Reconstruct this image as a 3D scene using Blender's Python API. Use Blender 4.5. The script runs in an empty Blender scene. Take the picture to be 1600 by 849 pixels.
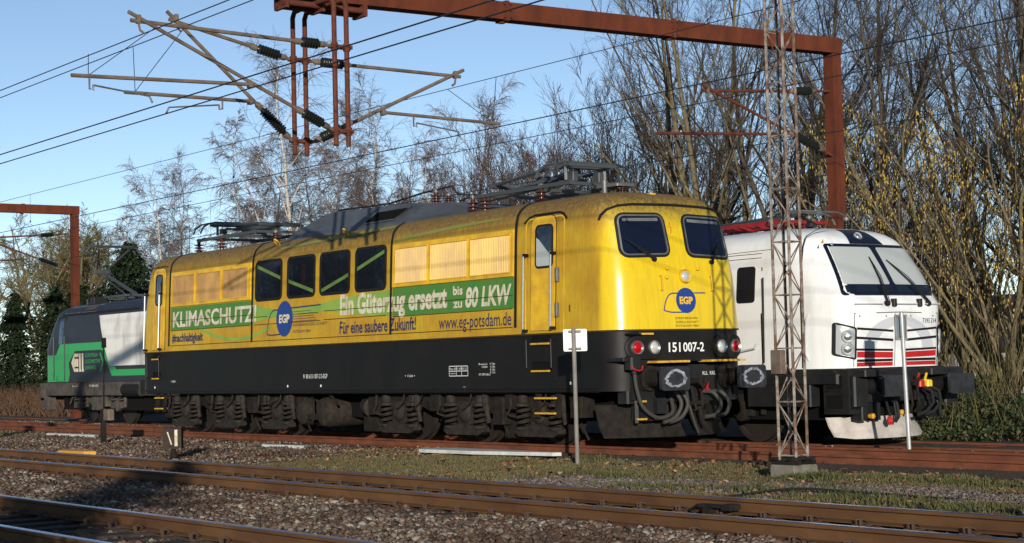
import bpy, math, random
import numpy as np
from mathutils import Vector, Matrix

S = bpy.context.scene
C = S.collection
R_ = math.radians
rad = math.radians

# ------------------------------------------------------------------ camera
F = Vector((-0.80128856, 0.5958475, 0.05387391))
RT = Vector((0.5954353, 0.80300918, -0.02516074))
UP = Vector((0.0582532, -0.01191741, 0.9982307))
cam = bpy.data.cameras.new('camera')
cam.sensor_width = 36.0
cam.lens = 36.0 * 2702.3 / 1600.0
cam.clip_start = 0.1
cam.clip_end = 6000
camo = bpy.data.objects.new('camera', cam)
M4 = Matrix.Identity(4)
for i in range(3):
    M4[i][0], M4[i][1], M4[i][2] = RT[i], UP[i], -F[i]
M4.translation = (0, 0, 1.429)
camo.matrix_world = M4
C.objects.link(camo)
S.camera = camo

# ------------------------------------------------------------------ sky, sun, exposure
SUN_EL = rad(9.7)
sun_dir = Vector((0.812 * math.cos(SUN_EL), -0.584 * math.cos(SUN_EL), math.sin(SUN_EL))).normalized()
W = bpy.data.worlds.new('World')
S.world = W
W.use_nodes = True
nt = W.node_tree
bg = nt.nodes['Background']
sky = nt.nodes.new('ShaderNodeTexSky')
sky.sky_type = 'NISHITA'
sky.sun_disc = False
sky.sun_elevation = SUN_EL
sky.sun_rotation = math.atan2(sun_dir.x, sun_dir.y)
sky.air_density = 0.55
sky.dust_density = 0.0
sky.ozone_density = 0.75
nt.links.new(sky.outputs[0], bg.inputs[0])
bg.inputs[1].default_value = 0.135
sl = bpy.data.lights.new('sun', 'SUN')
sl.energy = 4.35
sl.angle = rad(0.5)
sl.color = (1.0, 0.935, 0.83)
so = bpy.data.objects.new('sun', sl)
so.rotation_euler = sun_dir.to_track_quat('Z', 'Y').to_euler()
so.location = (0, 0, 60)
C.objects.link(so)
S.view_settings.view_transform = 'Standard'
S.view_settings.look = 'None'
S.view_settings.exposure = 0.15
S.view_settings.gamma = 1.0
try:
    S.cycles.max_bounces = 6
    S.cycles.transparent_max_bounces = 8
except Exception:
    pass

# ------------------------------------------------------------------ mesh helpers
WL = {}


def wloc(o):
    return WL.get(o.name, Vector((0, 0, 0)))


def thing(name, label, cat, loc=(0, 0, 0), group=None):
    o = bpy.data.objects.new(name, None)
    o.empty_display_size = 0.3
    C.objects.link(o)
    o.location = loc
    WL[o.name] = Vector(loc)
    return tag(o, label, cat, group)


def tag(o, label=None, cat=None, group=None, kind=None):
    if label: o['label'] = label
    if cat: o['category'] = cat
    if group: o['group'] = group
    if kind: o['kind'] = kind
    return o


def link_mesh(name, me, parent=None, loc=None, rotz=0.0, scale=None):
    """link a mesh object; loc None = mesh is in world coordinates"""
    o = bpy.data.objects.new(name, me)
    C.objects.link(o)
    L = Vector(loc) if loc is not None else Vector((0, 0, 0))
    if parent is not None:
        o.parent = parent
        o.location = L - wloc(parent)
    else:
        o.location = L
    if rotz: o.rotation_euler = (0, 0, rotz)
    if scale: o.scale = scale
    WL[o.name] = L
    return o


class B:
    """collects shapes into one mesh"""

    def __init__(s):
        s.v, s.f = [], []

    def add(s, vs, fs):
        n = len(s.v)
        s.v.extend([tuple(p) for p in vs])
        s.f.extend([tuple(i + n for i in f) for f in fs])
        return s

    def box(s, x0, x1, y0, y1, z0, z1):
        return s.add([(x0, y0, z0), (x1, y0, z0), (x1, y1, z0), (x0, y1, z0), (x0, y0, z1), (x1, y0, z1), (x1, y1, z1), (x0, y1, z1)],
                     [(0, 3, 2, 1), (4, 5, 6, 7), (0, 1, 5, 4), (1, 2, 6, 5), (2, 3, 7, 6), (3, 0, 4, 7)])

    def cbox(s, x0, x1, y0, y1, z0, z1, c=0.02):
        """box with chamfered vertical and top edges (12 side faces)"""
        a = [(x0 + c, y0), (x1 - c, y0), (x1, y0 + c), (x1, y1 - c), (x1 - c, y1), (x0 + c, y1), (x0, y1 - c), (x0, y0 + c)]
        return s.prism_z(a, z0, z1, c)

    def prism_z(s, pts, z0, z1, c=0.0):
        n = len(pts)
        cx = sum(p[0] for p in pts) / n; cy = sum(p[1] for p in pts) / n
        vs = [(p[0], p[1], z0) for p in pts] + [(p[0], p[1], z1 - c) for p in pts]
        fs = [tuple(range(n - 1, -1, -1))]
        for i in range(n):
            j = (i + 1) % n
            fs.append((i, j, n + j, n + i))
        if c > 0:
            for p in pts:
                d = math.hypot(p[0] - cx, p[1] - cy) or 1
                k = 1 - c / d
                vs.append((cx + (p[0] - cx) * k, cy + (p[1] - cy) * k, z1))
            for i in range(n):
                j = (i + 1) % n
                fs.append((n + i, n + j, 2 * n + j, 2 * n + i))
            fs.append(tuple(range(2 * n, 3 * n)))
        else:
            fs.append(tuple(range(n, 2 * n)))
        return s.add(vs, fs)

    def prism_y(s, pts, y0, y1):
        """pts = (x,z) polygon extruded along y"""
        n = len(pts)
        vs = [(p[0], y0, p[1]) for p in pts] + [(p[0], y1, p[1]) for p in pts]
        fs = [tuple(range(n)), tuple(range(2 * n - 1, n - 1, -1))]
        for i in range(n):
            j = (i + 1) % n
            fs.append((i, n + i, n + j, j))
        return s.add(vs, fs)

    def prism_x(s, pts, x0, x1):
        """pts = (y,z) polygon extruded along x"""
        n = len(pts)
        vs = [(x0, p[0], p[1]) for p in pts] + [(x1, p[0], p[1]) for p in pts]
        fs = [tuple(range(n)), tuple(range(2 * n - 1, n - 1, -1))]
        for i in range(n):
            j = (i + 1) % n
            fs.append((i, n + i, n + j, j))
        return s.add(vs, fs)

    def tube(s, p, q, r, n=8, r2=None):
        return s.poly([p, q], r if r2 is None else [r, r2], n)

    def poly(s, pts, r, n=8, caps=True):
        pts = [Vector(p) for p in pts]
        m = len(pts)
        rs = r if isinstance(r, (list, tuple)) else [r] * m
        base = len(s.v)
        ref = None
        for i, p in enumerate(pts):
            if i == 0: t = pts[1] - pts[0]
            elif i == m - 1: t = pts[-1] - pts[-2]
            else: t = (pts[i + 1] - pts[i]).normalized() + (pts[i] - pts[i - 1]).normalized()
            t = t.normalized() if t.length > 1e-9 else Vector((0, 0, 1))
            if ref is None:
                a = Vector((0, 0, 1)) if abs(t.z) < 0.9 else Vector((1, 0, 0))
                ref = t.cross(a).normalized()
            u = (ref - t * ref.dot(t))
            u = u.normalized() if u.length > 1e-6 else t.orthogonal().normalized()
            ref = u
            w = t.cross(u)
            for k in range(n):
                an = 2 * math.pi * k / n
                s.v.append(tuple(p + (u * math.cos(an) + w * math.sin(an)) * rs[i]))
        for i in range(m - 1):
            for k in range(n):
                k2 = (k + 1) % n
                s.f.append((base + i * n + k, base + i * n + k2, base + (i + 1) * n + k2, base + (i + 1) * n + k))
        if caps:
            s.f.append(tuple(base + k for k in range(n - 1, -1, -1)))
            s.f.append(tuple(base + (m - 1) * n + k for k in range(n)))
        return s

    def lathe(s, p, q, prof, n=14):
        """prof = list of (t along p->q in metres, radius)"""
        p, q = Vector(p), Vector(q)
        d = (q - p).normalized()
        pts = [p + d * t for t, r in prof]
        a = Vector((0, 0, 1)) if abs(d.z) < 0.9 else Vector((1, 0, 0))
        u = d.cross(a).normalized(); w = d.cross(u)
        base = len(s.v)
        for (t, r), c in zip(prof, pts):
            for k in range(n):
                an = 2 * math.pi * k / n
                s.v.append(tuple(c + (u * math.cos(an) + w * math.sin(an)) * max(r, 1e-4)))
        for i in range(len(prof) - 1):
            for k in range(n):
                k2 = (k + 1) % n
                s.f.append((base + i * n + k, base + i * n + k2, base + (i + 1) * n + k2, base + (i + 1) * n + k))
        s.f.append(tuple(base + k for k in range(n - 1, -1, -1)))
        s.f.append(tuple(base + (len(prof) - 1) * n + k for k in range(n)))
        return s

    def beam(s, p, q, w, h, up=(0, 0, 1)):
        p, q = Vector(p), Vector(q)
        d = (q - p).normalized()
        upv = Vector(up)
        sd = d.cross(upv)
        sd = sd.normalized() if sd.length > 1e-6 else d.orthogonal().normalized()
        u2 = sd.cross(d).normalized()
        vs = []
        for c in (p, q):
            for a, b in ((-1, -1), (1, -1), (1, 1), (-1, 1)):
                vs.append(c + sd * a * w / 2 + u2 * b * h / 2)
        return s.add(vs, [(3, 2, 1, 0), (4, 5, 6, 7), (0, 1, 5, 4), (1, 2, 6, 5), (2, 3, 7, 6), (3, 0, 4, 7)])

    def ring(s, outer, inner, pl, o0, o1):
        n = len(outer)
        vs = [pl(u, v, o0) for u, v in outer] + [pl(u, v, o1) for u, v in outer] + [pl(u, v, o1) for u, v in inner] + [pl(u, v, o0) for u, v in inner]
        fs = []
        for i in range(n):
            j = (i + 1) % n
            fs += [(i, j, n + j, n + i), (n + i, n + j, 2 * n + j, 2 * n + i), (2 * n + i, 2 * n + j, 3 * n + j, 3 * n + i)]
        return s.add(vs, fs)

    def plate(s, loop, pl, o0, o1, rings=3, walls=True):
        n = len(loop)
        cu = sum(p[0] for p in loop) / n; cv = sum(p[1] for p in loop) / n
        vs, fs = [], []
        if walls:
            vs += [pl(u, v, o0) for u, v in loop]
        b0 = len(vs)
        for r in range(rings):
            k = 1 - r / rings
            vs += [pl(cu + (u - cu) * k, cv + (v - cv) * k, o1) for u, v in loop]
        vs.append(pl(cu, cv, o1))
        if walls:
            for i in range(n):
                j = (i + 1) % n
                fs.append((i, j, b0 + j, b0 + i))
        for r in range(rings - 1):
            a = b0 + r * n; b = a + n
            for i in range(n):
                j = (i + 1) % n
                fs.append((a + i, a + j, b + j, b + i))
        a = b0 + (rings - 1) * n
        for i in range(n):
            fs.append((a + i, a + (i + 1) % n, len(vs) - 1))
        return s.add(vs, fs)

    def strip(s, lo, hi, pl, off):
        """decal between two equally long polylines"""
        n = len(lo)
        vs = [pl(u, v, off) for u, v in lo] + [pl(u, v, off) for u, v in hi]
        return s.add(vs, [(i, i + 1, n + i + 1, n + i) for i in range(n - 1)])

    def mesh(s, name, mat, smooth=False, angle=35):
        me = bpy.data.meshes.new(name)
        me.from_pydata(s.v, [], s.f)
        if mat: me.materials.append(mat)
        if smooth:
            me.polygons.foreach_set('use_smooth', [True] * len(me.polygons))
            try: me.set_sharp_from_angle(angle=rad(angle))
            except Exception: pass
        me.update()
        return me

    def clusters(s):
        """pieces that do not touch become objects of their own"""
        n = len(s.v)
        par = list(range(n))

        def find(i):
            while par[i] != i:
                par[i] = par[par[i]]; i = par[i]
            return i
        for f in s.f:
            a = find(f[0])
            for i in f[1:]:
                c = find(i)
                if c != a: par[c] = a
        isl = {}
        for i in range(n): isl.setdefault(find(i), []).append(i)
        if len(isl) == 1: return [s]
        keys = list(isl)
        V = np.array(s.v)
        bb = {k: (V[isl[k]].min(0) - .008, V[isl[k]].max(0) + .008) for k in keys}
        for x in range(len(keys)):
            for y in range(x):
                a, c = bb[keys[x]], bb[keys[y]]
                if (a[0] <= c[1]).all() and (c[0] <= a[1]).all():
                    i, j = find(keys[x]), find(keys[y])
                    if i != j: par[j] = i
        groups = {}
        for f in s.f: groups.setdefault(find(f[0]), []).append(f)
        if len(groups) == 1: return [s]
        out = []
        for fs in groups.values():
            q = B(); m = {}
            for f in fs:
                for i in f:
                    if i not in m: m[i] = len(q.v); q.v.append(s.v[i])
                q.f.append(tuple(m[i] for i in f))
            out.append(q)
        return out

    def build(s, name, mat, parent=None, smooth=False, angle=35, label=None, kind=None):
        o = None
        for q in (s.clusters() if parent is not None and kind is None and len(s.f) < 4000 else [s]):
            p = link_mesh(name, q.mesh(name, mat, smooth, angle), parent)
            o = o or p
        if label: o['label'] = label
        if kind: o['kind'] = kind
        return o


def np_mesh(name, V, Fq, mat, smooth=False):
    """fast mesh from numpy arrays; Fq = list of int arrays with 3 or 4 columns"""
    me = bpy.data.meshes.new(name)
    V = np.asarray(V, dtype=np.float32)
    me.vertices.add(len(V))
    me.vertices.foreach_set('co', V.ravel())
    loops = np.concatenate([f.ravel() for f in Fq]).astype(np.int32)
    cnt = np.concatenate([np.full(len(f), f.shape[1], dtype=np.int32) for f in Fq])
    st = np.concatenate([[0], np.cumsum(cnt)[:-1]]).astype(np.int32)
    me.loops.add(len(loops))
    me.loops.foreach_set('vertex_index', loops)
    me.polygons.add(len(cnt))
    me.polygons.foreach_set('loop_start', st)
    try: me.polygons.foreach_set('loop_total', cnt)
    except Exception: pass
    if smooth: me.polygons.foreach_set('use_smooth', np.ones(len(cnt), dtype=bool))
    me.update(calc_edges=True)
    me.validate()
    if mat: me.materials.append(mat)
    return me


def rr(x0, x1, z0, z1, r, n=5):
    """rounded rectangle loop"""
    o = []
    for cx, cz, a0 in ((x1 - r, z1 - r, 0), (x0 + r, z1 - r, 90), (x0 + r, z0 + r, 180), (x1 - r, z0 + r, 270)):
        for k in range(n):
            a = rad(a0 + 90 * k / (n - 1))
            o.append((cx + r * math.cos(a), cz + r * math.sin(a)))
    return o


def rquad(pts, r, n=5):
    """quad (tl,tr,br,bl) with rounded corners"""
    o = []
    m = len(pts)
    for i in range(m):
        p = Vector(pts[i]).to_2d(); a = Vector(pts[i - 1]).to_2d(); b = Vector(pts[(i + 1) % m]).to_2d()
        da = (a - p).normalized() * r; db = (b - p).normalized() * r
        for k in range(n):
            t = k / (n - 1)
            q = (p + da) * (1 - t) ** 2 + p * 2 * t * (1 - t) + (p + db) * t ** 2
            o.append((q.x, q.y))
    return o


def grow_loop(loop, d):
    n = len(loop)
    o = []
    area = sum(loop[i][0] * loop[(i + 1) % n][1] - loop[(i + 1) % n][0] * loop[i][1] for i in range(n))
    sg = 1 if area > 0 else -1
    for i in range(n):
        a = Vector(loop[i - 1]); b = Vector(loop[(i + 1) % n])
        t = (b - a)
        t = t.normalized() if t.length > 1e-9 else Vector((1, 0))
        o.append((loop[i][0] + t.y * d * sg, loop[i][1] - t.x * d * sg))
    return o


def circ(cx, cz, rx, rz=None, n=20):
    rz = rz or rx
    return [(cx + rx * math.cos(2 * math.pi * k / n), cz + rz * math.sin(2 * math.pi * k / n)) for k in range(n)]


TXT = {}


def text(name, body, u0, u1, v0, v1, pl, mat, parent, off=0.006, bold=0.0, slant=0.0, label=None):
    """lettering as flat print fitted into a rectangle of a surface"""
    cu = bpy.data.curves.new('lettering', 'FONT')
    cu.body = body
    cu.offset = bold
    cu.shear = slant
    cu.resolution_u = 3
    t = bpy.data.objects.new('lettering', cu)
    C.objects.link(t)
    dg = bpy.context.evaluated_depsgraph_get()
    me = bpy.data.meshes.new_from_object(t.evaluated_get(dg))
    bpy.data.objects.remove(t)
    co = np.empty(len(me.vertices) * 3, dtype=np.float32)
    me.vertices.foreach_get('co', co)
    co = co.reshape(-1, 3)
    mn = co[:, :2].min(0); mx = co[:, :2].max(0)
    out = np.empty_like(co)
    for i, c in enumerate(co):
        u = u0 + (u1 - u0) * (c[0] - mn[0]) / (mx[0] - mn[0])
        v = v0 + (v1 - v0) * (c[1] - mn[1]) / (mx[1] - mn[1])
        out[i] = pl(u, v, off)
    me.vertices.foreach_set('co', out.ravel())
    me.materials.clear()
    me.materials.append(mat)
    me.update()
    me.name = name
    o = link_mesh(name, me, parent)
    if label: o['label'] = label
    return o


# ------------------------------------------------------------------ materials
def s2l(c):
    return tuple(((x / 255.0) / 12.92 if x / 255.0 <= 0.04045 else ((x / 255.0 + 0.055) / 1.055) ** 2.4) for x in c) + (1.0,)


def mat(name, col, rough=0.6, metal=0.0, col2=None, scale=4.0, lo=0.35, hi=0.65, stretch=(1, 1, 1), bump=0.0, bscale=60.0,
        spec=0.5, coat=0.0, rvar=0.0, island=None, ior=None, detail=6.0):
    m = bpy.data.materials.new(name)
    m.use_nodes = True
    t = m.node_tree
    n = t.nodes
    p = n['Principled BSDF']
    col = tuple(col) + ((1.0,) if len(col) == 3 else ())
    p.inputs['Base Color'].default_value = col
    p.inputs['Roughness'].default_value = rough
    p.inputs['Metallic'].default_value = metal
    p.inputs['Specular IOR Level'].default_value = spec if rough < 0.6 or spec != 0.5 else 0.2
    if coat: p.inputs['Coat Weight'].default_value = coat; p.inputs['Coat Roughness'].default_value = 0.08
    if ior: p.inputs['IOR'].default_value = ior
    tc = n.new('ShaderNodeTexCoord')
    mp = n.new('ShaderNodeMapping')
    mp.inputs['Scale'].default_value = stretch
    t.links.new(tc.outputs['Object'], mp.inputs['Vector'])
    csock = None
    if col2 is not None:
        col2 = tuple(col2) + ((1.0,) if len(col2) == 3 else ())
        no = n.new('ShaderNodeTexNoise')
        no.inputs['Scale'].default_value = scale
        no.inputs['Detail'].default_value = detail
        no.inputs['Roughness'].default_value = 0.62
        t.links.new(mp.outputs[0], no.inputs['Vector'])
        mr = n.new('ShaderNodeMapRange')
        mr.inputs['From Min'].default_value = lo
        mr.inputs['From Max'].default_value = hi
        t.links.new(no.outputs['Fac'], mr.inputs['Value'])
        mx = n.new('ShaderNodeMix'); mx.data_type = 'RGBA'
        mx.inputs[6].default_value = col; mx.inputs[7].default_value = col2
        t.links.new(mr.outputs[0], mx.inputs[0])
        csock = mx.outputs[2]
        if rvar:
            m2 = n.new('ShaderNodeMath'); m2.operation = 'MULTIPLY_ADD'
            m2.inputs[1].default_value = rvar; m2.inputs[2].default_value = rough
            t.links.new(mr.outputs[0], m2.inputs[0])
            t.links.new(m2.outputs[0], p.inputs['Roughness'])
    if island:
        ge = n.new('ShaderNodeNewGeometry')
        cr = n.new('ShaderNodeValToRGB')
        e = cr.color_ramp.elements
        while len(e) < len(island): e.new(0.5)
        for i, c in enumerate(island):
            e[i].position = i / (len(island) - 1) if len(island) > 1 else 0
            e[i].color = tuple(c) + ((1.0,) if len(c) == 3 else ())
        t.links.new(ge.outputs['Random Per Island'], cr.inputs[0])
        csock = cr.outputs[0]
    if csock is not None: t.links.new(csock, p.inputs['Base Color'])
    if bump:
        nb = n.new('ShaderNodeTexNoise')
        nb.inputs['Scale'].default_value = bscale
        nb.inputs['Detail'].default_value = 5
        t.links.new(mp.outputs[0], nb.inputs['Vector'])
        bu = n.new('ShaderNodeBump')
        bu.inputs['Strength'].default_value = bump
        bu.inputs['Distance'].default_value = 0.02
        t.links.new(nb.outputs['Fac'], bu.inputs['Height'])
        t.links.new(bu.outputs[0], p.inputs['Normal'])
    return m


def paint_weathered(name, base, dull, grime, z_lo, z_hi, x_clean=None, dirt=0.6):
    """glossy paint with old dirt: dull patches, rain streaks and a sooty roof edge"""
    m = mat(name, base, rough=0.33, spec=0.5)
    t = m.node_tree; n = t.nodes; p = n['Principled BSDF']
    tc = n.new('ShaderNodeTexCoord')

    def noise(scale, stretch, lo, hi, detail=6):
        mp = n.new('ShaderNodeMapping'); mp.inputs['Scale'].default_value = stretch
        t.links.new(tc.outputs['Object'], mp.inputs['Vector'])
        no = n.new('ShaderNodeTexNoise'); no.inputs['Scale'].default_value = scale; no.inputs['Detail'].default_value = detail
        no.inputs['Roughness'].default_value = 0.65
        t.links.new(mp.outputs[0], no.inputs['Vector'])
        mr = n.new('ShaderNodeMapRange'); mr.inputs['From Min'].default_value = lo; mr.inputs['From Max'].default_value = hi
        t.links.new(no.outputs['Fac'], mr.inputs['Value'])
        return mr.outputs[0]

    def math_(op, a, b):
        q = n.new('ShaderNodeMath'); q.operation = op; q.use_clamp = True
        for i, x in enumerate((a, b)):
            if isinstance(x, (int, float)): q.inputs[i].default_value = x
            else: t.links.new(x, q.inputs[i])
        return q.outputs[0]

    def ramp(sock, a, b):
        q = n.new('ShaderNodeMapRange'); q.interpolation_type = 'SMOOTHSTEP'
        q.inputs['From Min'].default_value = a; q.inputs['From Max'].default_value = b
        t.links.new(sock, q.inputs['Value'])
        return q.outputs[0]

    sx = n.new('ShaderNodeSeparateXYZ')
    t.links.new(tc.outputs['Object'], sx.inputs[0])
    patches = noise(1.3, (1, 1, 1), 0.3, 0.7)
    film = math_('MULTIPLY', patches, dirt)
    if x_clean is not None:
        # the side walls carry a brown film that washing has taken off the front
        side = ramp(sx.outputs['X'], x_clean + 0.06, x_clean - 0.06)
        film = math_('MULTIPLY', math_('ADD', math_('MULTIPLY', patches, 0.5), 0.45), math_('MULTIPLY', side, dirt))
        film = math_('ADD', film, math_('MULTIPLY', patches, 0.08))

    def mix(f, a, b):
        q = n.new('ShaderNodeMix'); q.data_type = 'RGBA'
        t.links.new(f, q.inputs[0])
        for i, x in ((6, a), (7, b)):
            if isinstance(x, tuple): q.inputs[i].default_value = x + ((1.0,) if len(x) == 3 else ())
            else: t.links.new(x, q.inputs[i])
        return q.outputs[2]

    c = mix(film, base, dull)
    st = noise(2.0, (9, 9, 0.8), 0.42, 0.72)
    topz = ramp(sx.outputs['Z'], z_lo, z_hi)
    fine = noise(7.0, (3, 3, 0.5), 0.25, 0.75)
    soot = math_('MULTIPLY', topz, math_('ADD', math_('MULTIPLY', fine, 0.75), 0.42))
    c = mix(soot, c, grime)
    # drips: narrow dark runs below the roof edge
    dr = noise(2.2, (22, 22, 0.35), 0.52, 0.66)
    dz = ramp(sx.outputs['Z'], z_lo - .25, z_lo + .35)
    c = mix(math_('MULTIPLY', dr, math_('MULTIPLY', dz, 0.6)), c, grime)
    dr2 = noise(3.1, (14, 14, 0.25), 0.58, 0.72)
    c = mix(math_('MULTIPLY', dr2, math_('ADD', film, 0.12)), c, tuple(x * 0.55 for x in dull[:3]))
    bn = n.new('ShaderNodeTexNoise'); bn.inputs['Scale'].default_value = 1.6; bn.inputs['Detail'].default_value = 2
    t.links.new(tc.outputs['Object'], bn.inputs['Vector'])
    bu = n.new('ShaderNodeBump'); bu.inputs['Strength'].default_value = .25; bu.inputs['Distance'].default_value = .03
    t.links.new(bn.outputs['Fac'], bu.inputs['Height']); t.links.new(bu.outputs[0], p.inputs['Normal'])
    c = mix(math_('MULTIPLY', st, 0.2), c, tuple(x * 0.7 for x in grime[:3]))
    low = noise(14.0, (2, 2, 1), 0.6, 0.8)
    c = mix(math_('MULTIPLY', low, 0.25), c, dull)
    t.links.new(c, p.inputs['Base Color'])
    t.links.new(math_('ADD', math_('MULTIPLY', soot, 0.4), math_('ADD', math_('MULTIPLY', film, 0.25), 0.26)), p.inputs['Roughness'])
    return m


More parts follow.
